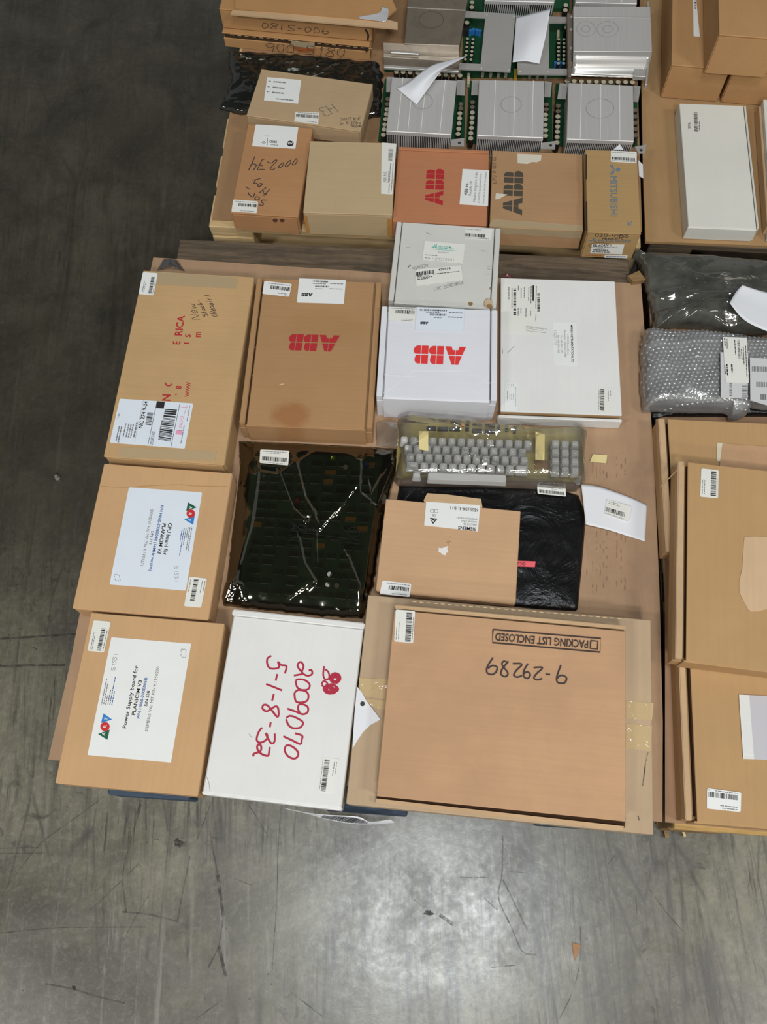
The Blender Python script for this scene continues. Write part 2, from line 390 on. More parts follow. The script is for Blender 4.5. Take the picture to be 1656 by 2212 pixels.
def mailer(name, label, cat, quad, zt, zb, mat, rim=0.012, slot=0.003, axis='x', inner=None, edge=None, shrink=0.0, front=True, fl=0.004, sides=(-1, 1)):
    """die-cut mailer: tray, two rolled side walls with a slot beside the lid, tuck front"""
    T = begin_box(name, label, cat, quad, zt, zb, shrink); a, b, h = T.w / 2, T.l / 2, T.h
    inner = inner or mat; dp = min(0.02, h * 0.5)
    T.body = T.part('tray', G().box(-a, a, -b + fl, b, 0, h - dp), mat, bevel=0.001)
    if axis == 'x':
        x0 = -a; x1 = a
        for s in sides:
            lo, hi = sorted((s * a, s * (a - rim)))
            r = T.part('side_wall', G().box(lo, hi, -b + fl, b, h - dp, h), edge or mat, bevel=0.0014, seg=2)
            if s < 0: x0 = -a + rim + slot
            else: x1 = a - rim - slot
        for s in (-1, 1):
            if s not in sides: T.part('side_panel', G().box(min(s * a, s * (a - .004)), max(s * a, s * (a - .004)), -b + fl, b, h - dp, h - .0046), mat)
        T.lid = T.part('lid', G().box(x0, x1, -b + fl * 0.5, b, h - 0.0045, h - 0.0008), mat, bevel=0.001)
        T.part('inner_wall', G().box(-a + rim + .008, a - rim - .008, -b + .012, b - .004, h - dp, h - 0.006), plain('box inside', (70, 48, 30), 0.9))  # inside coloured dark: the shade in the slots is painted in
        if front: T.flap = T.part('front_flap', G().box(x0 - slot * .5, x1 + slot * .5, -b, -b + fl, 0.001, h - 0.003), inner, bevel=0.001)
    else:
        y0 = -b; y1 = b
        for s in sides:
            lo, hi = sorted((s * b, s * (b - rim)))
            T.part('side_wall', G().box(-a, a, lo, hi, h - dp, h), edge or mat, bevel=0.0014, seg=2)
            if s < 0: y0 = -b + rim + slot
            else: y1 = b - rim - slot
        T.lid = T.part('lid', G().box(-a, a, y0, y1, h - 0.0045, h - 0.0008), mat, bevel=0.001)
        T.part('inner_wall', G().box(-a + .004, a - .004, y0 + .006, y1 - .006, h - dp, h - 0.006), plain('box inside', (70, 48, 30), 0.9))  # same dark inside, slot shade painted into its colour
    T.S = top(zt); return T
def edge_dashes(T, S, a, b, n, mat, wd=0.0012, name='perforation', fill=0.55):
    L = [[(a[0] + (b[0] - a[0]) * i / n, a[1] + (b[1] - a[1]) * i / n), (a[0] + (b[0] - a[0]) * (i + fill) / n, a[1] + (b[1] - a[1]) * (i + fill) / n)] for i in range(n)]
    return strokes(T, S, L, wd, mat, name, 0.0006, smooth=False)

# ================================================================== SETTING: floor
def concrete():
    t = NT('worn concrete')
    big = t.noise(2.3, 6, 0.66, dist=0.5); mid = t.noise(7, 6, 0.68, dist=0.5); fine = t.noise(70, 4, 0.7)
    col = t.mix(t.ramp(big, 0.36, 0.64), lin((74, 70, 57)), lin((134, 130, 112)))
    col = t.mix(t.ramp(mid, 0.44, 0.72, 0, 0.78), col, lin((66, 61, 51)))
    col = t.mix(t.ramp(fine, 0.5, 0.8, 0, 0.35), col, lin((78, 75, 68)))
    col = t.mix(t.ramp(fine, 0.5, 0.22, 0, 0.22), col, lin((190, 188, 178)))
    gr = t.noise(95, 6, 0.78, dist=0.6)
    col = t.mix(t.ramp(gr, 0.52, 0.72, 0, 0.35), col, lin((58, 55, 46)))
    col = t.mix(t.ramp(gr, 0.46, 0.3, 0, 0.22), col, lin((166, 163, 150)))
    # wheel streaks dragged along y
    st = t.noise(1, 6, 0.72, t.mapping((34, 2.2, 1), 0.05), 0.5); msk = t.noise(2.6, 3, 0.5)
    col = t.mix(t.math('MULTIPLY', t.ramp(st, 0.50, 0.66, 0, 0.85), t.ramp(msk, 0.40, 0.56)), col, lin((60, 57, 50)))
    st2 = t.noise(1, 5, 0.7, t.mapping((40, 3, 1), -0.08, (3, 1, 0)), 0.3)
    col = t.mix(t.math('MULTIPLY', t.ramp(st2, 0.56, 0.74, 0, 0.4), t.ramp(msk, 0.6, 0.4)), col, lin((188, 186, 178)))
    st3 = t.noise(1, 5, 0.75, t.mapping((110, 7, 1), 0.02, (1, 5, 0)), 0.4)
    col = t.mix(t.math('MULTIPLY', t.ramp(st3, 0.53, 0.63, 0, 0.8), t.ramp(t.noise(4.5, 4, 0.6), 0.47, 0.6)), col, lin((54, 51, 43)))
    blot = t.noise(26, 6, 0.72, dist=0.9)
    col = t.mix(t.math('MULTIPLY', t.ramp(blot, 0.56, 0.66, 0, 0.75), t.ramp(t.noise(3.1, 4), 0.45, 0.6)), col, lin((56, 53, 44)))
    # hair scratches
    for k, (rot, sc) in enumerate(((0.5, 9), (-0.35, 7), (1.25, 8))):
        v = t.n.new('ShaderNodeTexVoronoi'); v.feature = 'DISTANCE_TO_EDGE'; v.inputs['Scale'].default_value = 1
        t.link(t.mapping((sc, sc * 0.16, 1), rot, (k * 3.1, k, 0)), v.inputs['Vector'])
        m = t.math('MULTIPLY', t.ramp(v.outputs['Distance'], 0.0, 0.016, 1, 0), t.ramp(t.noise(3.3 + k, 3), 0.5, 0.62))
        col = t.mix(t.math('MULTIPLY', m, 0.55), col, lin((54, 52, 47)))
    # specks
    v = t.n.new('ShaderNodeTexVoronoi'); v.inputs['Scale'].default_value = 55; t.link(t.tc, v.inputs['Vector'])
    col = t.mix(t.math('MULTIPLY', t.ramp(v.outputs['Distance'], 0.06, 0.13, 1, 0), t.ramp(t.noise(11, 2), 0.52, 0.6)), col, lin((58, 56, 50)))
    # dimmer light toward the far aisle painted into the colour, over some dirtier concrete
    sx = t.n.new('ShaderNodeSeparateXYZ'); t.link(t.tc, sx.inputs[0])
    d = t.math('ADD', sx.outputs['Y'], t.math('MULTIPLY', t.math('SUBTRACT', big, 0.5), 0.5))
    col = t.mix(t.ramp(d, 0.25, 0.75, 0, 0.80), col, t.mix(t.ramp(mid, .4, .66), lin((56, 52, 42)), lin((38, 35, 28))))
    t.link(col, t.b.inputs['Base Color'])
    t.link(t.ramp(t.math('ADD', mid, t.math('MULTIPLY', fine, 0.5)), 0.5, 1.0, 0.22, 0.40), t.b.inputs['Roughness'])
    t.b.inputs['Specular IOR Level'].default_value = 0.8
    t.link(t.bump(t.math('ADD', fine, t.math('MULTIPLY', mid, 2)), 0.06, 0.002), t.b.inputs['Normal'])
    return t.m
g = G().add([(-6, -5, 0), (6, -5, 0), (6, 8, 0), (-6, 8, 0)], [(0, 1, 2, 3)])
fl = bpy.data.objects.new('floor', mesh_from('floor', g, concrete())); COL.objects.link(fl); fl['kind'] = 'structure'
fl['label'] = 'worn grey concrete warehouse floor with scuffs'
ce = bpy.data.objects.new('ceiling', mesh_from('ceiling', G().add([(-6, -8, 5.6), (6, -8, 5.6), (6, 8, 5.6), (-6, 8, 5.6)], [(3, 2, 1, 0)]), plain('dim ceiling', (92, 92, 90), .9))); COL.objects.link(ce); ce['kind'] = 'structure'
class FT: pass
FL = FT(); FL.o = fl; FL.Mi = Matrix(); FL.part = lambda *a, **k: Thing.part(FL, *a, **k); FL.use = lambda *a, **k: Thing.use(FL, *a, **k)
S0 = top(0.0); 
def scuffmat(name, rgb, cover):
    t = NT(name); t.b.inputs['Base Color'].default_value = lin(rgb); t.b.inputs['Roughness'].default_value = .6
    t.link(t.ramp(t.noise(38, 5, .7), .36, .64, 0.05 * cover, cover), t.b.inputs['Alpha']); MATS[name] = t.m; return t.m
SCUFF = scuffmat('scuff', (48, 46, 42), .75); SCUFFL = scuffmat('light scuff', (58, 55, 50), .5)
def scuff(lines, wd, mat): strokes(FL, S0, lines, wd, mat, 'scuff_mark', 0.0003)
scuff([z22(610, 55, 596, 120), z22(940, 380, 965, 560), z22(945, 690, 975, 820), z23(242, 432, 270, 452, 300, 474)], 0.006, SCUFF)
scuff([z22(596, 120, 560, 250, 530, 380, 545, 540), z22(905, 190, 925, 300, 940, 380), z22(965, 560, 945, 690), z22(820, 300, 790, 450, 765, 585), z22(530, 540, 650, 552, 760, 580),
       z23(515, 90, 512, 250, 497, 360, 550, 480, 600, 590, 660, 605), z23(515, 280, 545, 340, 620, 495), z22(190, 850, 300, 870, 420, 905, 540, 935), z22(945, 690, 900, 780)], 0.0028, SCUFFL)
scuff([z22(1212, 90, 1200, 300, 1195, 480, 1175, 800), z22(5, 470, 90, 350, 180, 240, 330, 130, 450, 40), z22(385, 535, 500, 430, 600, 330), z22(0, 632, 160, 615, 300, 607, 630, 605),
       z22(1075, 80, 1120, 150, 1160, 220), z22(1010, 395, 1100, 430), z22(0, 265, 170, 262), z22(0, 287, 190, 285), z22(915, 60, 880, 150, 850, 230), z22(640, 470, 580, 570, 530, 670),
       z23(850, 480, 848, 640, 810, 780, 760, 880), z23(1150, 325, 1220, 420, 1290, 500), z23(435, 360, 490, 410), z23(1090, 350, 1095, 430), z23(540, 245, 615, 252), z23(330, 270, 395, 272, 455, 270),
       z23(465, 660, 570, 650), z23(1000, 175, 970, 215), z23(130, 365, 180, 402), z22(1260, 890, 1390, 990), z22(850, 1000, 960, 920), z22(700, 40, 725, 190), z22(630, 60, 632, 190)], 0.0016, SCUFFL)
scuff([[(0, 1380), (80, 1375), (172, 1369)], [(0, 1439), (70, 1437), (140, 1437)]], 0.0045, SCUFF)
for cx_, cy_, r_ in ((z22(770, 240)[0] + (13,)), (z23(195, 425)[0] + (9,)), (z22(320, 868)[0] + (6,))):
    rr = random.Random(int(cx_)); pts = [(cx_ + r_ * rr.uniform(.5, 1.25) * math.cos(6.28 * i / 14), cy_ + r_ * rr.uniform(.4, 1.0) * math.sin(6.28 * i / 14)) for i in range(14)]
    patch(FL, S0, pts, SCUFF, 'scuff_mark', 0, 0.0003, 0.0001)
solo('cardboard_scrap', G().prism([S0(*p, 0.0006) for p in z23(815, 553, 852, 562, 840, 600, 828, 630, 820, 600)], [S0(*p, 0.0028) for p in z23(815, 553, 852, 562, 840, 600, 828, 630, 820, 600)]),
     card('scrap board', (176, 128, 84)), 'torn brown cardboard scrap lying on the bare concrete', 'scrap')
B0 = S0(125, 1033); solo('loose_bolt', G().cyl(B0, .006, 0.0003, .004, 6).cyl(B0, .0035, .004, .012, 10), metal('zinc', (150, 148, 142), .3), 'small metal bolt lying on the dark floor at the left', 'bolt')

# ================================================================== pallets and their cardboard sheets
W_OLD = wood('weathered wood', (124, 108, 88), (66, 58, 50)); W_NEW = wood('fresh pine', (222, 198, 152), (188, 158, 110), 0.7)
W_BLUE = wood('blue painted wood', (78, 96, 116), (58, 66, 76)); W_MID = wood('brown wood', (170, 138, 96), (110, 86, 58)); W_YEL = wood('yellow pine', (206, 170, 108), (140, 112, 70))
def pallet(label, quad, zt, nb, bw, mdeck, mfront=None, mrear=None, mblock=None, proud=0.0):
    c, ex, ey, wd, ln = fit(quad, zt)
    T = Thing('pallet', label, 'pallet', (c.x, c.y, 0), (ex.x, ex.y)); a, b = wd / 2, ln / 2; t = 0.018
    T.a, T.b = a, b
    for i in range(nb):
        y = -b + bw / 2 + (2 * b - bw) * i / (nb - 1)
        m = mfront if i == 0 and mfront else mrear if i == nb - 1 and mrear else mdeck
        T.part('deck_board', G().box(-a, a, y - bw / 2, y + bw / 2, zt - t, zt), m, bevel=0.002)
    for x in ((-a + .05, 0, a - .05) if not proud else (-a + .11, 0, a - .12)):
        T.part('stringer_board', G().box(x - .05, x + .05, -b + .002, b - .002, zt - 2 * t + .002, zt - t - .0005), mdeck, bevel=0.002)
        for y in (-b + .06, 0, b - .06): T.part('block', G().box(x - .049 - 2 * proud, x + .049 + 3 * proud, y - .06 - (proud if y < 0 else 0), y + .06, t, zt - 2 * t), mblock or mdeck, bevel=0.003)
    for y in (-b + .06, 0, b - .06): T.part('bottom_board', G().box(-a, a, y - .05, y + .05, 0.0005, t - .001), mblock or mdeck, bevel=0.002)
    return T
P1 = pallet('worn blue block pallet under the front spread of boxes', [(388, 520), (1364, 556), (1398, 1789), (176, 1690)], .129, 7, .105, W_OLD, wood('worn blue grey wood', (92, 96, 98), (58, 60, 62)), W_OLD, W_BLUE, proud=.011)
P2 = pallet('fresh pine pallet under the circuit modules and branded boxes', [(560, -110), (1362, -80), (1382, 533), (444, 489)], .131, 8, .09, W_NEW)
P3 = pallet('brown wooden pallet under the tall cartons and long white box', [(1384, -90), (2080, -60), (2140, 560), (1402, 527)], .126, 8, .09, W_OLD, W_OLD)
P4 = pallet('yellowish wooden pallet under the stacked flat cartons at the right edge', [(1405, 560), (2240, 600), (2330, 1856), (1452, 1790)], .126, 8, .10, W_MID, W_YEL)
def sheet(label, pts, z0, z1, mat):
    S = top(z1); P = [S(*p) for p in pts]
    return solo('cardboard_sheet', G().prism([p - Vector((0, 0, z1 - z0)) for p in P], P), mat, label, 'cardboard', group=None)
SH1 = card('sheet board', (178, 142, 106), .09, 'y', 0.35); SH2 = card('sheet board two', (160, 122, 80), .08, 'y', 0.15); SH3 = card('sheet board three', (172, 134, 84), .06, 'y', 0.08)
s1 = sheet('brown cardboard sheet with smudged print lines between the front boxes and pallet', [(331, 556), (600, 574), (845, 590), (1082, 600), (1384, 612), (1398, 800), (1412, 985), (1424, 1285), (1431, 1560), (1430, 1776), (800, 1702), (300, 1655), (104, 1641), (150, 1440), (236, 1000)], .1295, .1345, SH1)
s2 = sheet('brown cardboard sheet under the boxes on the fresh pine pallet', [(560, -80), (1370, -60), (1386, 500), (1080, 500), (457, 474), (478, 350), (497, 240)], .1315, .1345, SH2)
s3 = sheet('tan cardboard sheet under the long white box', [(1381, -60), (1980, -40), (2010, 548), (1656, 531), (1394, 521), (1388, 360)], .1265, .1345, SH3)
s4 = sheet('brown cardboard sheet under the mailers at the right edge', [(1400, 620), (2100, 660), (2200, 1832), (1656, 1796), (1436, 1776), (1436, 1300), (1420, 985)], .1265, .1300, card('sheet board four', (164, 126, 92), .08, 'y', 0.3))
# smudged flute print on the big sheet
W1 = Wrap(s1); SS = top(.1345); rr = random.Random(3)
L = []
for x0 in (245, 290, 320, 350, 375, 400, 480, 515, 545):
    for k in range(9):
        y = rr.uniform(590, 1090) if k < 6 else rr.uniform(20, 160)
        L.append(z16(x0 + rr.uniform(-3, 3), y, x0 + rr.uniform(-3, 3), y + rr.uniform(12, 50)))
strokes(W1, SS, L, 0.0007, plain('smudged print', (138, 112, 90), .8), 'printed_lines', 0.0003, smooth=False)
# small splintered blocks at the pallet corner
for i, q in enumerate((z20(232, 1860, 275, 1862, 300, 1975, 262, 1985), z20(412, 1880, 440, 1875, 468, 1965, 445, 1972))):
    solo('wood_splinter', G().prism([S0(*p, .004) for p in q], [S0(*p, .024) for p in q]), W_MID if i == 0 else W_NEW, ('broken brown wood block on the floor by the pallet corner', 'pale wood sliver on the floor by the pallet corner')[i], 'wood')

# ================================================================== FRONT PALLET: cartons
ZB = .1350
KR_A = card('kraft amber', (196, 156, 100), .06); KR_B = card('kraft brown', (176, 132, 82), .05, stains=((-.03, -.15, .045, .035, (150, 96, 50), .6), (.02, .06, .09, .05, (160, 118, 72), .3)))
KR_C = card('kraft orange', (205, 160, 106), .05, 'y'); KR_F = card('kraft mid', (198, 152, 108), .08, 'x', .18); KR_G = card('kraft grey', (190, 162, 126), .06, 'y', .15)
KR_S = card('kraft siemens', (206, 162, 116), .05, 'x', .1); KR_K = card('board cut edge', (202, 166, 120), .1)
WB = card('white board', (226, 226, 222), .03, 'y'); WB2 = card('white board aged', (208, 207, 200), .035, 'x', .08); WB3 = card('white board lilac', (222, 224, 230), .03, 'x')
TAPE = film('packing tape', (1, 1, 1), (1, 1, 1), .25, .02, .42, (222, 200, 160), 30, .25)

# --- A
A = carton('shipping_carton', 'long amber carton with a shipping label and red print, top left of front pallet', 'box', [(308.7, 584.6), (548, 597.6), (484.8, 1005), (224, 985.6)], .212, ZB, KR_A, seamgap=False, bev=.004)
S = A.S
patch(A, S, z8(640, 218, 1440, 272, 1432, 385, 628, 348), TAPE, 'tape_strip', lift=.0003, label='clear tape strip'); patch(A, S, z8(270, 1962, 1232, 2000, 1215, 2098, 245, 2060), TAPE, 'tape_strip', lift=.0003, label='clear tape strip')
sticker(A, S, z8(500, 220, 648, 232, 606, 452, 455, 438), 'v', (.62, .84, .18, .95), ((.2, .24, .4, .9), (.3, .33, .5, .9), (.9, .93, .3, .95)), seed=11, lift=.0008)
lab = patch(A, S, z8(270, 1478, 1000, 1525, 915, 1975, 170, 1915), ICE, 'shipping_label', .003, label='white shipping label')
text(A, S, 'NC 274 9-04', *z8(492, 1772, 550, 1506, 455, 1768), INK, True, parent=lab); text(A, S, 'UPS GROUND', *z8(597, 1940, 622, 1806, 566, 1935), INK, parent=lab)
text(A, S, 'SHIP TO:', *z8(262, 1915, 272, 1868, 246, 1912), INK, True, parent=lab); text(A, S, '1 LBS', *z8(258, 1678, 268, 1628, 242, 1675), INK, parent=lab)
patch(A, S, z8(640, 1503, 718, 1510, 706, 1576, 630, 1570), INK, 'black_block', 0, .0008, .0001, lab)
strokes(A, S, [z8(640, 1503, 550, 1932), z8(868, 1520, 778, 1952)], .0008, INK, 'ruled_line', .0009, lab)
strokes(A, S, [z8(505, 1492, 415, 1905)], .0004, INKG, 'ruled_line', .0009, lab)
g = G(); q = [S(*p, .001) for p in z8(720, 1578, 838, 1588, 772, 1915, 648, 1892)]; bars(g, q, 'v', 0, 1, 0, 1, 5, 60)
q2 = [S(*p, .001) for p in z8(545, 1615, 602, 1618, 580, 1752, 520, 1745)]; bars(g, q2, 'v', 0, 1, 0, 1, 6, 40); A.part('barcode', g, INK, 'W', lab)
g = G(); q = [S(*p, .001) for p in z8(270, 1478, 1000, 1525, 915, 1975, 170, 1915)]
dashes(g, q, 'v', ((.07, .085, .62, .95), (.1, .115, .62, .92), (.15, .165, .55, .85), (.19, .205, .55, .85), (.22, .235, .55, .85), (.25, .265, .55, .85), (.29, .31, .5, .85), (.62, .635, .42, .78), (.955, .965, .05, .4), (.93, .94, .5, .9)), 4); A.part('fine_print', g, INKG, 'W', lab)
PINK = plain('pink stamp', (226, 160, 186), .7); text(A, S, '1000', *z8(886, 1800, 905, 1650, 852, 1796), PINK, parent=lab); patch(A, S, z8(832, 1790, 893, 1795, 886, 1838, 822, 1832), PINK, 'stamp_block', 0, .0008, .0001, lab)
strokes(A, S, [z8(905, 1640, 935, 1560, 940, 1545), z8(878, 1560, 940, 1565)], .0012, PINK, 'stamp_stroke', .0009, lab)
for tx, c_ in (('N', (768, 1500, 772, 1437, 690, 1497)), ('8', (880, 1382, 882, 1350, 826, 1380)), ('WWW', (955, 1462, 975, 1312, 915, 1460)), ('E', (868, 938, 870, 908, 798, 935)), ('RICA', (885, 850, 915, 652, 815, 848)),
               ('1', (958, 935, 958, 922, 908, 932)), ('S', (973, 868, 973, 838, 920, 866)), ('m', (1070, 868, 1073, 815, 1005, 866))): text(A, S, tx, *z8(*c_), RED, True, 'red_print', .0004)
strokes(A, S, [z8(720, 1318, 735, 1345, 765, 1348, 788, 1330), z8(822, 1440, 835, 1430)], .0028, RED, 'red_print', .0004)
hand(A, S, 'New', *z8(1070, 695, 1015, 530, 985, 690), .0011, INK); hand(A, S, 'Stock-', *z8(1150, 662, 1068, 490, 1098, 660), .0011, INK); hand(A, S, '(Repair)', *z8(1248, 668, 1160, 440, 1185, 662), .0011, INK)

# --- B
B = mailer('mailer_box', 'flat brown mailer with red logo and a dark stain near its front edge', 'box', [(557.6, 600), (826, 610), (801, 928.7), (513, 917.8)], .205, ZB, KR_B, rim=.0115, slot=.0042, inner=KR_B)
S = B.S
sticker(B, S, z9(325, 170, 600, 200, 572, 328, 305, 298), 'u', (.26, .98, .28, .55), ((.15, .95, .1, .15), (.55, .9, .78, .83), (.8, .92, .88, .92)), seed=12)
lab = patch(B, S, z9(672, 145, 1135, 162, 1115, 398, 648, 385), WHITE, 'product_label', .002, label='white product label'); abb(B, S, *z9(808, 290, 697, 287, 800, 324), INK, .0009, lab)
g = G(); bars(g, [S(*p, .001) for p in z9(808, 163, 965, 170, 965, 186, 808, 178)], 'u', 0, 1, 0, 1, 3, 60); bars(g, [S(*p, .001) for p in z9(830, 215, 962, 218, 962, 234, 828, 230)], 'u', 0, 1, 0, 1, 4, 50); B.part('barcode', g, INK, 'W', lab)
g = G(); q = [S(*p, .001) for p in z9(672, 145, 1135, 162, 1115, 398, 648, 385)]; dashes(g, q, 'u', ((.3, .58, .17, .20), (.36, .55, .39, .42), (.67, .95, .15, .18), (.66, .95, .37, .40)), 5); B.part('fine_print', g, INKG, 'W', lab)
abb(B, S, *z9(1075, 712, 578, 696, 1052, 873), RED)
strokes(B, S, [z9(475, 1200, 522, 1192)], .0022, plain('torn liner', (214, 186, 140), .8), 'torn_spot', .0003); strokes(B, S, [z9(180, 1120, 280, 1070, 370, 1022), z9(225, 830, 400, 828), z9(560, 1022, 800, 1040), z9(600, 1375, 900, 1390)], .0005, plain('scratch tan', (196, 158, 108), .8), 'scratch', .0003)

# --- C, D
def flat(name, label, quad, zt, mat): return carton(name, label, 'box', quad, zt, ZB, mat, seamgap=False, bev=.003)
C = flat('flat_carton', 'tan carton labelled for a CPU board, second in the left column', [(223, 1000), (500, 1023), (451.6, 1337.5), (157.8, 1315)], .198, KR_C)
S = C.S; lab = patch(C, S, z13(575, 325, 1283, 375, 1125, 1325, 387, 1265), ICE, 'product_label', .003, label='large white product label')
text(C, S, 'CPU board for', *z13(957, 668, 905, 980, 991, 672), INK, True, parent=lab); text(C, S, 'PLANICIM V3', *z13(900, 672, 850, 964, 933, 678), INK, True, parent=lab)
text(C, S, 'P/N H065-200E004B (16MHz version)', *z13(882, 500, 768, 1135, 909, 503), BLUEI, True, parent=lab); text(C, S, 'S/N 215', *z13(791, 745, 770, 876, 815, 749), INK, parent=lab)
text(C, S, 'SIEMENS VAI MT P/N K1950271', *z13(783, 535, 686, 1080, 810, 540), INKG, parent=lab)
rc = z13(1172, 580)[0]
art_logo(C, S, z13(1145, 470, 1230, 520, 1128, 555), (rc[0], rc[1], 9.2), z13(1108, 635, 1210, 600, 1195, 688), lab, z13(1162, 508, 1157, 532, 1188, 513), z13(1155, 568, 1151, 592, 1182, 573), z13(1145, 625, 1140, 648, 1172, 630))
g = G(); q = [S(*p, .001) for p in z13(575, 325, 1283, 375, 1125, 1325, 387, 1265)]; dashes(g, q, 'v', ((.935, .945, .37, .62), (.91, .92, .37, .60), (.885, .895, .37, .48), (.86, .87, .38, .55)), 6); C.part('fine_print', g, INKG, 'W', lab)
g = G(); dashes(g, q, 'v', ((.835, .845, .38, .66), (.81, .82, .40, .52)), 7); C.part('fine_print', g, BLUEI, 'W', lab)
hand(C, S, 'S1551', *z13(1018, 1090, 1018, 1245, 1052, 1090), .0008, PENCIL, parent=lab); hand(C, S, 'C3', *z13(430, 1160, 445, 1238, 480, 1165), .0008, PENCIL, parent=lab)
sticker(C, S, z13(1160, 1188, 1330, 1208, 1272, 1490, 1107, 1475), 'v', (.28, .54, .06, .8), ((.08, .12, .1, .5), (.75, .79, .1, .5), (.9, .94, .1, .45)), CREAM, 13, lift=.0008)
strokes(C, S, [z13(300, 315, 550, 325, 800, 308, 1080, 300, 1200, 312, 1530, 318)], .0012, plain('crease', (178, 134, 86), .8), 'crease', .0003)
D = flat('flat_carton', 'tan carton labelled for a power supply board, front left corner', [(194, 1324), (486.5, 1346), (425, 1721), (121, 1690.5)], .198, KR_C)
S = D.S; lab = patch(D, S, z17(605, 288, 1253, 340, 1088, 1308, 410, 1245), WHITE, 'product_label', 0, label='large white product label')
text(D, S, 'Power Supply board for', *z17(722, 1030, 821, 520, 694, 1027), INK, True, parent=lab); text(D, S, 'PLANICIM V3', *z17(796, 922, 852, 640, 768, 919), INK, True, parent=lab)
text(D, S, 'P/N H065-200E005B', *z17(832, 950, 897, 618, 809, 947), BLUEI, True, parent=lab); text(D, S, 'S/N 238', *z17(894, 850, 916, 725, 872, 848), INK, True, parent=lab); text(D, S, 'SIEMENS VAI MT P/N K1950270', *z17(900, 1057, 995, 528, 876, 1054), INKG, parent=lab)
rc = z17(552, 1015)[0]
art_logo(D, S, z17(495, 1075, 590, 1040, 572, 1122), (rc[0], rc[1], 10), z17(540, 908, 610, 958, 520, 985), lab, z17(550, 1090, 556, 1062, 526, 1086), z17(562, 1026, 567, 1000, 538, 1022), z17(570, 966, 575, 942, 546, 961))
g = G(); q = [S(*p, .001) for p in z17(605, 288, 1253, 340, 1088, 1308, 410, 1245)]; dashes(g, q, 'v', ((.04, .05, .36, .58), (.065, .075, .40, .58), (.09, .10, .5, .58), (.115, .125, .45, .58)), 8); D.part('fine_print', g, INKG, 'W', lab)
g = G(); dashes(g, q, 'v', ((.14, .15, .34, .58), (.165, .175, .46, .58)), 9); D.part('fine_print', g, BLUEI, 'W', lab)
hand(D, S, 'S1551', *z17(632, 560, 655, 418, 602, 556), .0009, PENCIL, parent=lab); hand(D, S, 'C3', *z17(1210, 458, 1212, 375, 1168, 455), .0009, PENCIL, parent=lab)
sticker(D, S, z17(460, 150, 600, 162, 545, 412, 408, 398), 'v', (.55, .78, .25, .97), ((.15, .19, .4, .95), (.24, .27, .5, .95), (.88, .92, .3, .95)), CREAM, 14, lift=.0008)

# --- E : white tray box with red marker
E_ = begin_box('white_box', 'white box with large red marker numbers, front row of the front pallet', 'box', [(508, 1317), (786, 1346), (738, 1747), (433, 1711)], .196, ZB)
a, b, h = E_.w / 2, E_.l / 2, E_.h
E_.part('tray', G().box(-a + .004, a - .004, -b + .004, b - .004, 0, h - .006), card('white box inside', (196, 184, 166)), bevel=.001)
E_.part('lid', G().box(-a + .002, a - .001, -b + .001, b - .012, h - .005, h), WB, bevel=.0012)
E_.part('front_flap', G().box(-a, a, -b - .003, -b + .0035, .012, h - .001), WB, bevel=.0015, seg=2); E_.part('rear_flap', G().box(-a - .002, a + .001, b - .0115, b, .012, h + .003), WB, bevel=.002, seg=2)
for s in (-1, 1): E_.part('side_panel', G().box(min(s * (a - .0035), s * a), max(s * (a - .0035), s * a), -b + .004, b - .012, .002, h - .006), card('white box inside', (196, 184, 166)))
S = E_.S
RL = [z18(1012, 625, 1035, 622, 1040, 655, 1000, 670, 955, 640, 968, 590, 945, 552, 918, 572, 925, 605, 960, 650, 930, 660, 885, 668), z18(900, 710, 925, 700, 980, 708, 1020, 745, 1005, 785, 950, 790, 912, 765, 900, 712),
      z18(890, 815, 920, 792, 980, 800, 1008, 830, 1000, 880, 950, 898, 905, 890, 892, 850, 890, 815), z18(830, 950, 900, 975, 960, 998, 1000, 982, 1005, 940, 970, 915, 930, 915, 920, 950, 935, 985), z18(820, 1030, 850, 1012, 900, 1025, 962, 1066, 940, 1110, 880, 1117, 840, 1090, 818, 1040),
      z18(795, 1185, 870, 1220, 940, 1252, 952, 1215, 955, 1180, 895, 1160), z18(805, 1305, 820, 1265, 870, 1272, 920, 1320, 915, 1360, 880, 1375, 830, 1350, 805, 1305),
      z18(692, 500, 662, 520, 656, 555, 670, 595, 700, 610, 758, 600, 750, 550, 775, 578, 822, 588, 808, 650), z18(744, 655, 730, 712), z18(648, 740, 720, 768, 785, 795), z18(714, 825, 700, 882),
      z18(690, 955, 650, 972, 618, 950, 625, 920, 655, 920, 690, 955, 740, 1018, 756, 1000, 750, 945, 730, 930, 695, 950), z18(688, 1065, 680, 1108),
      z18(614, 1112, 585, 1150, 568, 1215, 600, 1240, 650, 1215, 660, 1180, 645, 1160, 668, 1210, 695, 1247, 720, 1230, 722, 1162), z18(545, 1356, 542, 1335, 600, 1312, 606, 1270, 585, 1252, 572, 1285, 600, 1330, 662, 1352, 674, 1320, 680, 1278)]
strokes(E_, S, RL, .0034, REDM)
SC = [z18(1142, 588, 1135, 660, 1150, 700, 1185, 690, 1180, 640, 1150, 615), z18(1122, 740, 1140, 715, 1170, 735, 1150, 770, 1122, 745)]
rr = random.Random(2)
for cxx, cyy, r1, r2 in ((1235, 690, 48, 42), (1200, 780, 62, 45), (1235, 700, 30, 26), (1195, 785, 38, 26), (1200, 775, 15, 12)):
    pts = []
    for i in range(26): pts += [cxx + r1 * rr.uniform(.6, 1.1) * math.cos(i * .95), cyy + r2 * rr.uniform(.6, 1.1) * math.sin(i * .95)]
    SC.append(z18(*pts))
strokes(E_, S, SC, .0032, REDM, 'marker_scribble')
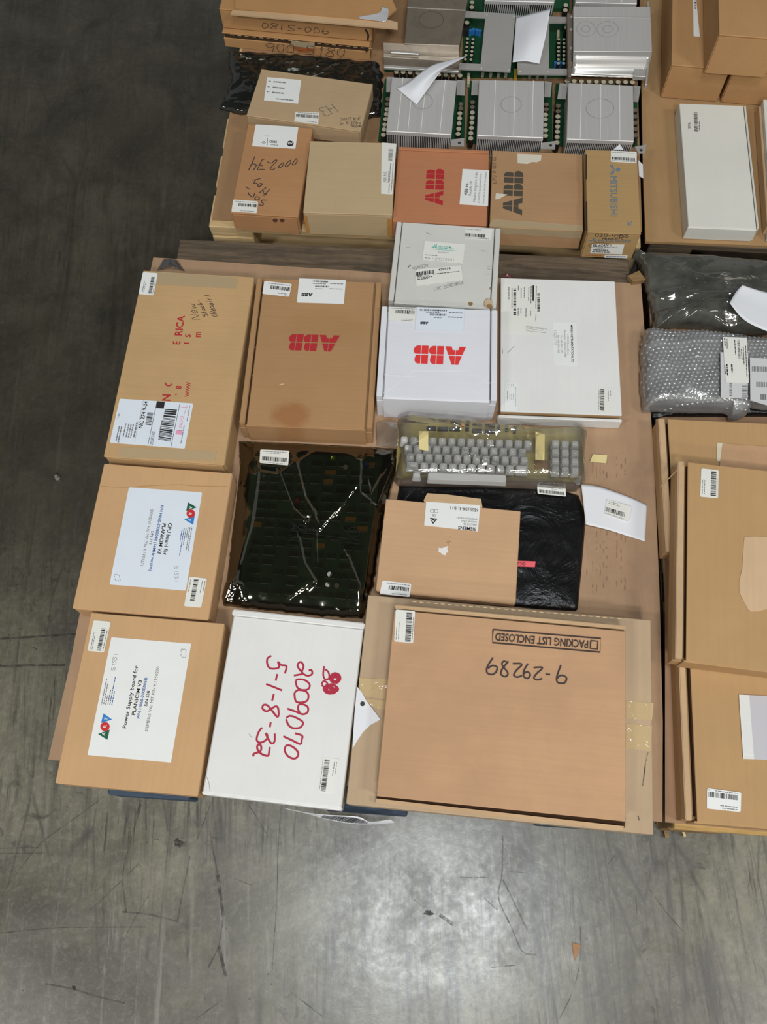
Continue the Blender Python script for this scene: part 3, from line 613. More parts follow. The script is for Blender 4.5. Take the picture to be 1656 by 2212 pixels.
sticker(E_, S, z18(1125, 1365, 1275, 1378, 1225, 1670, 1092, 1655), 'v', (.16, .46, .05, .97), ((.06, .09, .05, .95), (.72, .76, .1, .5), (.86, .89, .1, .45)), CREAM, 15)
strokes(E_, S, [z18(132, 1512, 160, 1575, 172, 1660), z18(502, 1165, 530, 1198)], .0006, INKG, 'scratch', .0003)

# --- G big flat carton, F on it
GG = carton('flat_carton', 'wide greyish tan carton lying under the packing list box', 'box', [(794, 1285), (1403, 1339), (1413, 1803), (748, 1736)], .193, ZB, KR_G, seamgap=False, bev=.003)
S = GG.S
for q in (z19(105, 476, 250, 484, 242, 585, 112, 562), z19(122, 578, 242, 592, 236, 640, 175, 622), z19(1450, 592, 1588, 604, 1580, 690, 1450, 680), z19(1450, 705, 1580, 720, 1572, 845, 1448, 830)): patch(GG, S, q, film('shiny tape', (1, 1, 1), (1, 1, 1), .12, .08, .55, (232, 206, 158), 45, .6), 'tape_strip', lift=.0003, label='shiny tape strip')
strokes(GG, S, [z19(1560, 850, 1548, 905, 1540, 970, 1533, 1020), z19(1510, 1170, 1515, 1195)], .0022, SCUFF, 'scuff_mark', .0003)
Fq = [(854, 1307), (1350.5, 1350), (1352, 1776), (812, 1718)]
F_ = mailer('mailer_box', 'brown mailer stamped PACKING LIST ENCLOSED with black marker number', 'box', Fq, .238, .1935, KR_F, rim=.007, slot=.003, axis='y', edge=KR_K, sides=(1,))
a, b, h = F_.w / 2, F_.l / 2, F_.h
F_.part('tray_floor', G().prism([top(.1938)(*p) for p in z19(200, 1050, 1448, 1180, 1442, 1232, 190, 1098)], [top(.1975)(*p) for p in z19(200, 1050, 1448, 1180, 1442, 1232, 190, 1098)]), plain('box inside', (70, 48, 30)), 'W')  # dark floor: shade of the gap behind the flap is in its colour
fo = z19(*[k for i in range(26) for k in (188 + 1244 * i / 25, 1106 + 139 * i / 25 + random.Random(i).uniform(-3, 3))]); fi = z19(1440, 1224, 192, 1084)
F_.part('front_flap', G().prism([top(.1976)(*p) for p in fo + fi], [top(.2100)(*p) for p in fo + fi]), KR_K, 'W', label='front flap with torn edge')
S = F_.S
edge_dashes(F_, S, *z19(375, 92, 1440, 180), 30, plain('perforation tan', (222, 192, 146), .8))
text(F_, S, 'PACKING LIST ENCLOSED', *z19(1260, 290, 793, 250, 1258, 328), plain('stamp ink', (66, 52, 46), .75), True, 'stamped_text')
STI = plain('stamp ink', (66, 52, 46), .75)
fr = z19(780, 233, 1323, 278, 1320, 347, 777, 299); strokes(F_, S, [fr + [fr[0]]], .0028, STI, 'stamped_frame', smooth=False)
fr = z19(1272, 289, 1308, 292, 1306, 332, 1270, 329); strokes(F_, S, [fr + [fr[0]]], .0026, STI, 'stamped_square', smooth=False)
strokes(F_, S, [z19(1122, 412, 1102, 470, 1106, 500, 1140, 502, 1150, 476, 1124, 464, 1104, 478), z19(1068, 460, 1045, 458), z19(985, 425, 1030, 425, 1000, 455, 986, 478, 1005, 487, 1028, 480), z19(956, 405, 936, 440, 935, 470, 955, 480, 968, 460, 952, 446, 936, 456),
                z19(880, 405, 926, 408, 897, 440, 885, 465, 905, 473, 926, 465), z19(858, 393, 828, 430, 820, 458, 842, 471, 855, 452, 826, 412, 834, 393, 855, 400), z19(780, 375, 752, 420, 750, 450, 775, 460, 796, 446, 800, 422, 776, 415, 755, 430)], .0028, plain('marker', (62, 52, 52), .7))
sticker(F_, S, z19(290, 132, 388, 140, 378, 302, 282, 293), 'v', (.57, .86, .06, .97), ((.08, .11, .55, .95), (.2, .23, .4, .95), (.92, .95, .2, .95)), CREAM, 16)

# --- Siemens box, black bag
def world_noise(p, s): return noise.noise(Vector((p.x * s, p.y * s, 3.1)))
def pillow(S, pts, h, zb, nb=150, nr=34, pw=3.0, wr=.004, ws=22, seed=0, sag=0.0, aniso=(1, 1), flatbot=True, lobes=0.0, creases=()):
    """closed bag: outline on plane S, puffed to height h, wrinkled"""
    P = [S(*p) for p in pts]; n = len(P)
    per = [(P[(i + 1) % n] - P[i]).length for i in range(n)]; tot = sum(per); Q = []
    for k in range(nb):
        d = tot * k / nb; i = 0
        while d > per[i]: d -= per[i]; i = (i + 1) % n
        p = P[i].lerp(P[(i + 1) % n], d / per[i])
        Q.append(p)
    CS = [([S(*p).to_2d() for p in L], h_, w_) for L, h_, w_ in creases]
    def ridge(p):
        e = 0.0; p = p.to_2d()
        for L, h_, w_ in CS:
            dm = 9; sg = 1
            for i in range(len(L) - 1):
                ab = L[i + 1] - L[i]; t = max(0, min(1, (p - L[i]).dot(ab) / max(ab.length_squared, 1e-9))); q_ = p - L[i] - ab * t
                if q_.length < dm: dm = q_.length; sg = ab.cross(q_)
            ww = w_ * .7 if sg > 0 else w_ * 3.5
            if dm < 5 * ww: e += h_ * math.exp(-dm / ww)
        return e
    c = sum(Q, Vector()) / nb; off = Vector((seed * 3.7, seed * 1.3, seed))
    v = [Vector((c.x, c.y, zb + h))]; f = []
    for r in range(1, nr + 1):
        t = (r / nr) ** 0.8
        for k in range(nb):
            p = c.lerp(Q[k], t); env = 1 - t ** pw
            q = Vector((p.x * ws * aniso[0], p.y * ws * aniso[1], 0)) + off
            rid = 1 - abs(noise.noise(q)) * 2; rid2 = 1 - abs(noise.noise(q * 2.3 + Vector((5, 9, 1)))) * 2
            z = zb + h * env ** .6 + wr * (rid * .6 + rid2 * .3) * (0.25 + 0.75 * min(1, env * 4)) + .001
            if CS: z += ridge(p)
            if r == nr: z = zb + .0012
            if 0 < lobes and t > .85: p = c.lerp(Q[k], t * (1 + lobes * noise.noise(Vector((k * .35, seed, 0))) * (t - .85) / .15))
            v.append(Vector((p.x, p.y, max(z, zb + .001))))
    q = lambda r, k: 1 + (r - 1) * nb + k % nb
    for k in range(nb): f.append((0, q(1, k), q(1, k + 1)))
    for r in range(1, nr):
        for k in range(nb): f.append((q(r, k), q(r + 1, k), q(r + 1, k + 1), q(r, k + 1)))
    if flatbot:
        m = len(v); v += [Vector((v[q(nr, k)].x, v[q(nr, k)].y, zb)) for k in range(nb)]
        for k in range(nb): f.append((q(nr, k), m + k, m + (k + 1) % nb, q(nr, k + 1)))
        f.append(tuple(m + k for k in range(nb - 1, -1, -1)))
    return G().add(v, f)
BLK = plain('black poly bag', (15, 15, 16), .26, 0, .5, bump=.0)
def blackbag():
    t = NT('black poly bag wrinkled'); t.b.inputs['Base Color'].default_value = lin((16, 16, 17)); t.b.inputs['Roughness'].default_value = .32
    n = t.noise(9, 5, .62, dist=1.4); t.link(t.bump(n, .55, .012), t.b.inputs['Normal']); return t.m
bp = z15(205, 556, 420, 560, 900, 568, 1190, 580, 1400, 598, 1490, 622, 1530, 740, 1536, 860, 1520, 1060, 1502, 1250, 1484, 1455, 1200, 1440, 1000, 1420, 175, 1330, 130, 1100, 165, 800)
BAG = Thing('black_bag', 'glossy black plastic bag lying under the tan interface module box', 'bag', top(ZB)(1100, 1200)); S = top(.146)
BAG.part('bag_film', pillow(top(.140), bp, .010, ZB, wr=.0022, ws=12, seed=2, pw=8), blackbag(), 'W', smooth=True)
SBG = top(.150)
sticker(BAG, SBG, z15(1190, 550, 1395, 578, 1398, 638, 1195, 618), 'u', (.06, .96, .5, .86), ((.1, .9, .14, .19), (.5, .7, .28, .33)), CREAM, 21, .002)
lab = patch(BAG, SBG, z15(1020, 1096, 1180, 1102, 1175, 1143, 1020, 1137), plain('coral label', (238, 104, 112), .5), 'coral_label', label='coral pink label'); text(BAG, SBG, 'BU', *z15(1108, 1110, 1052, 1107, 1106, 1129), INK, parent=lab)
SI = carton('product_box', 'square tan interface module box with white label lying on the black bag', 'box', z15(118, 648, 1078, 748, 1032, 1400, 30, 1315), .178, .1525, KR_S, seamgap=False, bev=.002)
S = SI.S
SI.part('torn_flap', G().prism([S(*p, -.002) for p in z15(380, 665, 405, 614, 560, 625, 790, 655, 800, 712, 785, 740, 395, 700)], [S(*p, .0006) for p in z15(380, 665, 405, 614, 560, 625, 790, 655, 800, 712, 785, 740, 395, 700)]), KR_K, 'W')
lab = patch(SI, S, z15(398, 675, 785, 700, 768, 888, 383, 845), WHITE, 'product_label', lift=.0008, label='white product label')
for tx, c_, m_, bd in (('SIEMENS', (755, 861, 627, 849, 753, 884), INK, True), ('SIMATIC S5', (760, 833, 667, 826, 759, 848), INKG, False), ('ANSCHALTUNG', (762, 815, 650, 806, 761, 827), INKG, False), ('INTERFACE MODULE', (763, 795, 615, 783, 762, 807), INKG, False), ('6ES5304-3UB11', (770, 725, 572, 706, 769, 748), INK, False), ('CE', (470, 766, 440, 764, 470, 780), INK, False)):
    text(SI, S, tx, *z15(*c_), m_, bd, lift=.0016, parent=lab)
patch(SI, S, z15(424, 790, 479, 796, 447, 836), INK, 'warning_triangle', 0, .0014, .0001, lab)
strokes(SI, S, [z15(440, 805, 448, 815, 462, 802), z15(436, 800, 455, 822)], .0012, WHITE, 'warning_symbol', .0018, lab)
for cx_ in (440, 470): strokes(SI, S, [z15(*[k for i in range(13) for k in (cx_ + 13 * math.cos(i * .5236), 742 + 13 * math.sin(i * .5236))])], .0006, INK, 'approval_mark', .0016, lab)
sticker(SI, S, z15(85, 1238, 292, 1262, 280, 1357, 65, 1335), 'u', (.26, .98, .3, .6), ((.15, .95, .12, .17), (.4, .9, .85, .9)), WHITE, 22)
patch(SI, S, z15(488, 1004, 512, 1008, 530, 998, 554, 992, 548, 1012, 556, 1035, 536, 1044, 540, 1060, 512, 1052, 500, 1038, 486, 1034), plain('torn paper', (232, 228, 224), .8), 'torn_paper', 0, .0003)
strokes(SI, S, [z15(560, 930, 575, 925), z15(540, 965, 575, 962), z15(552, 945, 556, 985)], .0008, plain('brown scuff', (150, 108, 70), .8), 'scuff_mark', .0003)

# --- H, I, J
H_ = mailer('mailer_box', 'white mailer with bright red logo, middle of the front pallet', 'box', [(826, 660.6), (1073.8, 670), (1072.7, 868.5), (810.8, 859)], .222, ZB, WB3, rim=.012, slot=.003)
S = H_.S
sticker(H_, S, z10(235, 975, 525, 985, 505, 1135, 233, 1115), 'u', (.25, .99, .2, .46), ((.1, .95, .07, .11), (.65, .92, .8, .84), (.5, .9, .9, .94)), CREAM, 23, 0)
lab = patch(H_, S, z10(527, 978, 1022, 1000, 1012, 1232, 515, 1212), ICE, 'product_label', lift=.0008, label='white product label'); abb(H_, S, *z10(650, 1131, 567, 1128, 645, 1158), INK, .0015, lab)
g = G(); bars(g, [S(*p, .0016) for p in z10(553, 997, 840, 1005, 838, 1022, 553, 1015)], 'u', 0, 1, 0, 1, 3, 70); bars(g, [S(*p, .0016) for p in z10(665, 1045, 838, 1050, 836, 1070, 663, 1065)], 'u', 0, 1, 0, 1, 4, 50); H_.part('barcode', g, INK, 'W', lab)
g = G(); q = [S(*p, .0016) for p in z10(527, 978, 1022, 1000, 1012, 1232, 515, 1212)]; dashes(g, q, 'u', ((.68, .97, .16, .2), (.66, .96, .36, .4), (.2, .48, .18, .22), (.37, .55, .42, .45)), 5); H_.part('fine_print', g, INKG, 'W', lab)
abb(H_, S, *z10(1040, 1392, 500, 1375, 1032, 1580), REDB)
strokes(H_, S, [z10(180, 1870, 300, 1780, 400, 1705, 490, 1632), z10(1290, 1952, 1180, 1860, 1100, 1812), z10(1295, 1770, 1150, 1680, 1050, 1608), z10(190, 1680, 400, 1690, 520, 1700), z10(500, 1632, 800, 1635, 1060, 1632)], .0009, plain('board crease', (238, 240, 244), .5), 'crease', .0003)
I_ = mailer('mailer_box', 'scuffed white mailer numbered 429574, resting behind the red logo mailer', 'box', [(857, 478), (1079, 493), (1072.7, 668), (838, 652)], .200, ZB, WB2, rim=.011, slot=.0022)
I_.o['label'] = 'scuffed white mailer numbered 429574 with brown corner stain'
S = I_.S
sticker(I_, S, z10(1030, 150, 1315, 170, 1300, 285, 1028, 270), 'u', (.02, .76, .5, .78), ((.05, .6, .12, .16), (.02, .9, .86, .9)), CREAM, 24, 0)
lab = patch(I_, S, z10(610, 290, 1028, 325, 1008, 530, 587, 488), CREAM, 'address_label', label='off-white label with teal logo'); TEAL = plain('teal print', (60, 176, 160), .6)
text(I_, S, 'SPECTRUM', *z10(744, 356, 885, 362, 745, 342), TEAL, True, parent=lab); text(I_, S, 'SYSTEMS, INC', *z10(744, 374, 915, 381, 745, 362), TEAL, True, parent=lab); text(I_, S, 'Altos, New York', *z10(750, 410, 870, 418, 751, 400), INKG, parent=lab)
g = G()
for i, (x, y0, y1) in enumerate(((700, 345, 362), (712, 325, 364), (724, 335, 364), (734, 318, 365))): ribbon(g, [S(*p, .0011) for p in z10(x, y0, x - 2, y1)], .0014, S.n, False)
ribbon(g, [S(*p, .0011) for p in z10(684, 356, 740, 366)], .0012, S.n, False); ribbon(g, [S(*p, .0011) for p in z10(690, 376, 940, 396)], .001, S.n, False); I_.part('logo_print', g, TEAL, 'W', lab)
hand(I_, S, '429570301', *z10(690, 488, 920, 500, 692, 464), .0006, PENCIL, parent=lab)
g = G(); q = [S(*p, .001) for p in z10(610, 290, 1028, 325, 1008, 530, 587, 488)]; dashes(g, q, 'u', ((.05, .35, .7, .73), (.05, .18, .86, .89)), 5); I_.part('fine_print', g, INKG, 'W', lab)
lab = patch(I_, S, z10(510, 590, 985, 545, 1010, 700, 525, 762), CREAM, 'barcode_label', lift=.0008, label='tilted barcode label'); text(I_, S, '429574', *z10(752, 602, 880, 584, 750, 582), INK, True, lift=.0016, parent=lab)
g = G(); bars(g, [S(*p, .0016) for p in z10(520, 615, 703, 590, 708, 630, 525, 657)], 'u', 0, 1, 0, 1, 33, 50); I_.part('barcode', g, INK, 'W', lab)
g = G(); q = [S(*p, .0016) for p in z10(510, 590, 985, 545, 1010, 700, 525, 762)]; dashes(g, q, 'u', ((.03, .3, .42, .46), (.03, .36, .5, .54), (.03, .26, .58, .62), (.38, .95, .36, .4)), 9); I_.part('fine_print', g, INK, 'W', lab)
hand(I_, S, '429574', *z10(485, 592, 650, 560, 483, 562), .0008, PENCIL); hand(I_, S, 'LOC SCRCORIA', *z10(710, 808, 1018, 738, 706, 776), .0007, PENCIL)
strokes(I_, S, [z10(438, 568, 450, 552, 465, 542)], .0022, INKG, 'scuff_mark'); strokes(I_, S, [z10(1255, 553, 1300, 556), z10(1260, 580, 1295, 584), z10(1255, 636, 1285, 634), z10(420, 358, 465, 360), z10(625, 205, 680, 225), z10(1205, 390, 1255, 398), z10(950, 530, 1005, 533), z10(350, 945, 420, 960)], .0007, PENCIL, 'scuff_mark')
def blob(T, S, c, rx, ry, mat, name='stain', seed=1, rough=.15, lift=.0003):
    rr = random.Random(seed); patch(T, S, [(c[0] + rx * rr.uniform(1 - rough, 1 + rough) * math.cos(6.2832 * i / 18), c[1] + ry * rr.uniform(1 - rough, 1 + rough) * math.sin(6.2832 * i / 18)) for i in range(18)], mat, name, 0, lift, .00005)
ST1 = plain('tea stain', (196, 176, 146), .7, var=.1); ST2 = plain('rust stain', (150, 118, 76), .7, var=.15, scale=90)
blob(I_, S, z10(1275, 942)[0], 9, 11, ST1, seed=4); blob(I_, S, z10(1280, 970)[0], 6.5, 5.5, ST2, seed=5, rough=.4, lift=.0005); blob(I_, S, z10(1087, 943)[0], 4.8, 4.4, ST2, seed=6, lift=.0004); blob(I_, S, z10(1295, 784)[0], 2.4, 2.8, ST2, seed=7, lift=.0004)
strokes(I_, S, [z10(1232, 975, 1228, 930, 1250, 895, 1300, 885)], .0009, ST2, 'stain_ring', .0005)
J = begin_box('instrument_box', 'wide white box with address label, right side of the front pallet', 'box', [(1081, 600), (1328, 608), (1342.7, 906), (1081, 897)], .172, ZB)
a, b, h = J.w / 2, J.l / 2, J.h
J.part('tray', G().box(-a + .001, a - .002, -b + .010, b - .002, 0, h - .005), card('kraft amber', (196, 156, 100)), bevel=.001)
J.part('lid', G().box(-a, a, -b + .009, b, h - .0042, h), WB, bevel=.001); J.part('front_flap', G().box(-a - .005, a + .001, -b - .003, -b + .003, .001, h - .003), WB, bevel=.002, seg=2); J.part('inner_wall', G().box(-a + .01, a - .01, -b + .004, -b + .009, .001, h - .014), plain('box inside', (70, 48, 30)))  # inner wall coloured dark for the shade behind the flap
S = J.S
lab = patch(J, S, z11(152, 228, 540, 237, 522, 722, 156, 716), CREAM, 'product_label', label='printed product label')
g = G(); bars(g, [S(*p, .001) for p in z11(262, 285, 288, 283, 288, 550, 262, 548)], 'v', 0, 1, 0, 1, 7, 46); bars(g, [S(*p, .001) for p in z11(493, 328, 518, 328, 518, 522, 493, 520)], 'v', 0, 1, 0, 1, 8, 40)
g.add([S(*p, .001) for p in z11(447, 252, 463, 252, 460, 405, 445, 402)], [(0, 1, 2, 3)]); J.part('barcode', g, INK, 'W', lab)
g = G(); q = [S(*p, .001) for p in z11(152, 228, 540, 237, 522, 722, 156, 716)]; dashes(g, q, 'v', ((.16, .18, .08, .34), (.24, .26, .1, .5), (.4, .42, .05, .15), (.4, .42, .5, .65), (.47, .49, .1, .3), (.47, .49, .5, .6), (.55, .57, .08, .3), (.6, .62, .5, .68), (.66, .68, .08, .35), (.72, .74, .05, .4), (.72, .74, .55, .65), (.85, .87, .05, .5), (.86, .88, .62, .76)), 11); J.part('fine_print', g, INKG, 'W', lab)
lab = patch(J, S, z11(640, 608, 870, 615, 882, 1028, 650, 1015), WHITE, 'address_label', label='white address label')
for tx, c_, m_, bd in (('MARSH INSTRUMENTATION LTD.', (814, 635, 824, 998, 834, 635), INK, True), ('1-1016C Sutton Drive', (781, 725, 783, 922, 797, 725), INKG, False), ('Burlington, Ontario L7L 6B8', (750, 688, 758, 947, 766, 688), INKG, False), ('Tel: 905-332-1172', (717, 735, 720, 908, 732, 735), INKG, False), ('Fax 905-332-1658', (689, 735, 692, 908, 704, 735), INKG, False)): text(J, S, tx, *z11(*c_), m_, bd, parent=lab)
hand(J, S, '1325773', *z11(652, 680, 655, 830, 675, 680), .0006, PENCIL, parent=lab)
sticker(J, S, z11(1085, 1240, 1230, 1250, 1235, 1500, 1080, 1480), 'v', (.12, .38, .06, .9), ((.03, .06, .1, .9), (.62, .66, .08, .5), (.78, .81, .08, .3)), CREAM, 25, 0)
lab = patch(J, S, z11(180, 1190, 292, 1192, 295, 1470, 178, 1468), WHITE, 'small_label', label='small white label'); text(J, S, 'Marsh Instrumentation Ltd.', *z11(277, 1235, 279, 1425, 288, 1235), BLUEI, parent=lab)
g = G(); q = [S(*p, .001) for p in z11(180, 1190, 292, 1192, 295, 1470, 178, 1468)]; dashes(g, q, 'v', ((.7, .73, .05, .15), (.7, .73, .4, .6), (.55, .58, .05, .15), (.55, .58, .4, .6), (.4, .43, .05, .1), (.4, .43, .4, .55), (.25, .28, .05, .2), (.2, .23, .3, .65)), 12); J.part('fine_print', g, INKG, 'W', lab)
fr = z11(388, 645, 580, 672, 575, 712, 385, 690); strokes(J, S, [fr + [fr[0]], z11(400, 655, 560, 678), z11(395, 668, 540, 690)], .0007, PENCIL, 'stamp_frame', smooth=False, lift=.001)
strokes(J, S, [z11(270, 838, 240, 870, 205, 908), z11(155, 860, 160, 912)], .0007, INKG, 'scratch', .0009)

# --- hang tag, loose paper, barcode strip, bag corners on the front pallet
TG = Thing('hang_tag', 'white document flap with eyelet sticking out beside the packing list box', 'tag', top(.1935)(782, 1545)); S = top(.1945)
pp = z19(95, 520, 120, 550, 140, 588, 213, 686, 165, 712, 125, 750, 95, 795, 72, 835, 82, 660)
TG.part('paper', G().prism([S(*p) for p in pp], [S(*p, .0008) for p in pp]), PAPER, 'W')
c0 = S(*z19(123, 608)[0]); TG.part('eyelet', G().cyl(c0, .0042, .0006, .0022, 16), metal('dark metal', (70, 70, 72), .3), 'W'); TG.part('reinforcement_ring', G().cyl(c0, .008, .0005, .0012, 20), WHITE, 'W')
def loft(rows, nu=14, nv=10, th=.0004):
    """rows of (px,py,z) -> smooth sheet; bilinear between rows"""
    R_ = [[top(z)(x, y) for x, y, z in r] for r in rows]
    def cat(P, t):
        n = len(P) - 1; i = min(int(t * n), n - 1); u = t * n - i
        p0 = P[max(i - 1, 0)]; p1 = P[i]; p2 = P[i + 1]; p3 = P[min(i + 2, n)]
        return 0.5 * (2 * p1 + (p2 - p0) * u + (2 * p0 - 5 * p1 + 4 * p2 - p3) * u * u + (3 * p1 - p0 - 3 * p2 + p3) * u ** 3)
    return G().grid(lambda u, v: cat([cat(r, u) for r in R_], v), nu, nv, thick=th)
def zz(pts, zs): return [(p[0], p[1], z) for p, z in zip(pts, zs)]
PS = Thing('paper_sheet', 'curled white paper with a barcode label lying on the brown sheet by the black bag', 'paper', top(.1346)(1325, 1110))
PS.part('paper', loft([zz(z16(200, 242, 350, 262, 600, 350, 715, 403), (.152, .146, .140, .1375)), zz(z16(235, 555, 400, 595, 560, 645, 700, 688), (.150, .144, .139, .1375))]), PAPER, 'W', smooth=True)
sticker(PS, Plane(top(.1455)(1318, 1105), (0.02, 0, 1)), z16(400, 358, 592, 415, 572, 530, 380, 470), 'u', (.03, .82, .52, .82), ((.1, .5, .08, .12), (.1, .55, .2, .24), (.0, .8, .93, .96)), CREAM, 31, 0)
BT = Thing('barcode_strip', 'curved white barcode strip hanging from the front edge of the blue pallet', 'label', top(.07)(770, 1765))
rows = [zz(z21(205, 322, 400, 362, 560, 378, 800, 392, 900, 434, 1068, 415), (.126, .128, .130, .130, .126, .128)), zz(z21(215, 330, 400, 372, 520, 408, 700, 444, 890, 455, 1103, 442), (.118, .108, .100, .098, .100, .112))]
gl_ = loft(rows, 30, 5); BT.part('paper', gl_, PAPER, 'W', smooth=True)
def cat_at(rows, u, v):
    R_ = [[top(z)(x, y) for x, y, z in r] for r in rows]; n = len(R_[0]) - 1; i = min(int(u * n), n - 1); t = u * n - i
    a_ = R_[0][i].lerp(R_[0][i + 1], t); b_ = R_[1][i].lerp(R_[1][i + 1], t); return a_.lerp(b_, v)
g = G(); rr = random.Random(8); u = .36
while u < .78:
    wd = rr.choice((.004, .007, .010)); k = [cat_at(rows, u, .2), cat_at(rows, u + wd, .2), cat_at(rows, u + wd, .92), cat_at(rows, u, .92)]
    g.add([p + (CAM - p).normalized() * .0022 for p in k], [(0, 1, 2, 3)]); u += wd + rr.choice((.004, .006))
BT.part('barcode', g, INK, 'W')
GREYF = film('grey film', (.62, .62, .62), (1, 1, 1), .12, .10, .25, (120, 118, 116), 60, .6)
solo('plastic_bag_corner', loft([zz(z8(700, 96, 765, 90, 835, 100), (.142, .150, .142)), zz(z8(640, 205, 770, 165, 915, 212), (.136, .152, .136))], 10, 8), GREYF, 'grey plastic bag corner peeking from behind the long amber carton', 'bag', smooth=True)
solo('plastic_bag_corner', loft([zz(z11(190, 142, 205, 140, 215, 146), (.150, .153, .150)), zz(z11(150, 182, 195, 165, 245, 182), (.145, .150, .145))], 8, 6), film('pink film', (.9, .55, .65), (1, .8, .9), .15, .08, .3, (190, 100, 125), 60, .6), 'pink antistatic bag corner peeking from behind the wide white box', 'bag', smooth=True)

# --- bagged keyboard
S = top(.190); ka, kb = S(*z15(283, 352)[0]), S(*z15(1101, 380)[0]); kd = (kb - ka).normalized()
KB = Thing('keyboard', 'bare grey keyboard assembly wrapped in a clear plastic bag', 'keyboard', top(ZB)(1050, 985), (kd.x, kd.y))
PCBY = plain('yellow green board', (150, 136, 80), .5, var=.12, scale=25)
pq = [top(.152)(*p) for p in z15(200, 108, 1530, 160, 1525, 535, 178, 506)]
KB.part('circuit_board', G().prism([p - Vector((0, 0, .003)) for p in pq], pq), PCBY, 'W')
KEYM = plain('grey keycap', (180, 179, 175), .45); LEG = plain('pale legend', (240, 240, 236), .5)
def keymesh(wd, dp):
    g = G(); n = 6
    a0, b0, a1, b1, h0 = wd / 2, dp / 2, wd / 2 - .0026, dp / 2 - .0024, .0165
    g.hexa([Vector((-a0, -b0, 0)), Vector((a0, -b0, 0)), Vector((a0, b0, 0)), Vector((-a0, b0, 0))], [Vector((-a1, -b1 + .0012, h0)), Vector((a1, -b1 + .0012, h0)), Vector((a1, b1 + .0012, h0)), Vector((-a1, b1 + .0012, h0))])
    return mesh_from('key', g, KEYM, None, .0016, 2)
K1 = keymesh(.0182, .0180); KW = keymesh(.026, .0180); KSP = keymesh(.158, .0205)
def key(zx, zy, txt, me=K1, up=''):
    p = S(*z15(zx, zy)[0]); l = KB.toL(p); l.z = .190 - ZB - .0165
    o = KB.use('key', me, loc=l)
    if txt:
        v, f = glyphs(txt, False); 
        if v:
            x0 = min(a for a, _ in v); x1 = max(a for a, _ in v); y1 = .7; k = .0046 / .7 if len(txt) == 1 else min(.0036 / .7, .0115 / (x1 - x0))
            g = G().add([Vector(((a - (x0 + x1) / 2) * k, b * k - .0025, .01685)) for a, b in v], f)
            if up:
                v, f = glyphs(up, False); x0 = min(a for a, _ in v); x1 = max(a for a, _ in v); k = min(.0026 / .7, .008 / (x1 - x0))
                g.add([Vector(((a - (x0 + x1) / 2) * k, b * k + .0032, .01685)) for a, b in v], f)
            m = mesh_from('legend', g, LEG); q = bpy.data.objects.new('legend', m); COL.objects.link(q); q.parent = o
def krow(x0, y0, slope, keys, ups=None):
    for i, t_ in enumerate(keys): key(x0 + 68.1 * i, y0 + slope * 68.1 * i, t_, K1, ups[i] if ups else '')
krow(242, 232, .032, ['@', '1', '2', '3', '4', '5', '6', '7', '8', '9', '0', ':', '-', '^'], ['', '!', '"', '#', '$', '%', '&', "'", '(', ')', '', '*', '=', '~'])
krow(270, 292, .032, ['ESC', 'Q', 'W', 'E', 'R', 'T', 'Y', 'U', 'I', 'O', 'P', 'LF', 'CR'])
krow(283, 352, .032, ['CTRL', 'A', 'S', 'D', 'F', 'G', 'H', 'J', 'K', 'L', ';', ':', 'RUB'], ['', 'SOH', 'DC3', 'EOT', 'ACK', 'BEL', 'BS', '', 'VT', 'FF', '+', '*', ''])
key(300, 414, 'SHIFT', KW); krow(385, 418, .032, ['Z', 'X', 'C', 'V', 'B', 'N', 'M', ',', '.', '/'], ['SUB', 'CAN', 'ETX', '', 'STX', 'SO', '', '<', '>', '?']); key(1084, 440, 'SHIFT', KW)
key(690, 500, '', KSP); key(330, 480, '', K1)
for j, (yy, row) in enumerate(((258, ('DC', '\u2191', 'ESN')), (322, ('\u2190', '', '\u2192')), (384, ('DEL', '\u2193', 'PAG')), (447, ('INT', 'SP', 'RTN')))):
    for i, t_ in enumerate(row): key(1325 + 69 * i, yy + 3 * i, t_)
CHIP = plain('black chip', (34, 34, 34), .4); ORC = plain('orange capacitor', (206, 130, 60), .5)
for (x0, x1, y) in ((400, 470, 148), (480, 555, 152), (565, 640, 152), (678, 705, 152), (728, 798, 165), (815, 890, 168), (905, 925, 152), (965, 985, 158), (1020, 1040, 170)):
    q = [top(.158)(*p) for p in z15(x0, y - 12, x1, y - 11, x1, y + 12, x0, y + 11)]; KB.part('chip', G().prism([p - Vector((0, 0, .006)) for p in q], q), CHIP, 'W')
for (x, y) in ((660, 135), (808, 138), (1100, 148), (1120, 150)): KB.part('capacitor', G().cyl(top(.152)(*z15(x, y)[0]), .003, 0, .006, 10), ORC, 'W')
q = [top(.153)(*p) for p in z15(1172, 380, 1272, 382, 1275, 440, 1172, 442)]; KB.part('red_print_panel', G().prism(q, [p + Vector((0, 0, .0006)) for p in q]), plain('maroon print', (128, 96, 52), .5), 'W')
CLEAR = film('clear bag film', (.98, .98, .97), (1, 1, 1), .06, .05, .07, (210, 210, 208), 26, .8, .6)
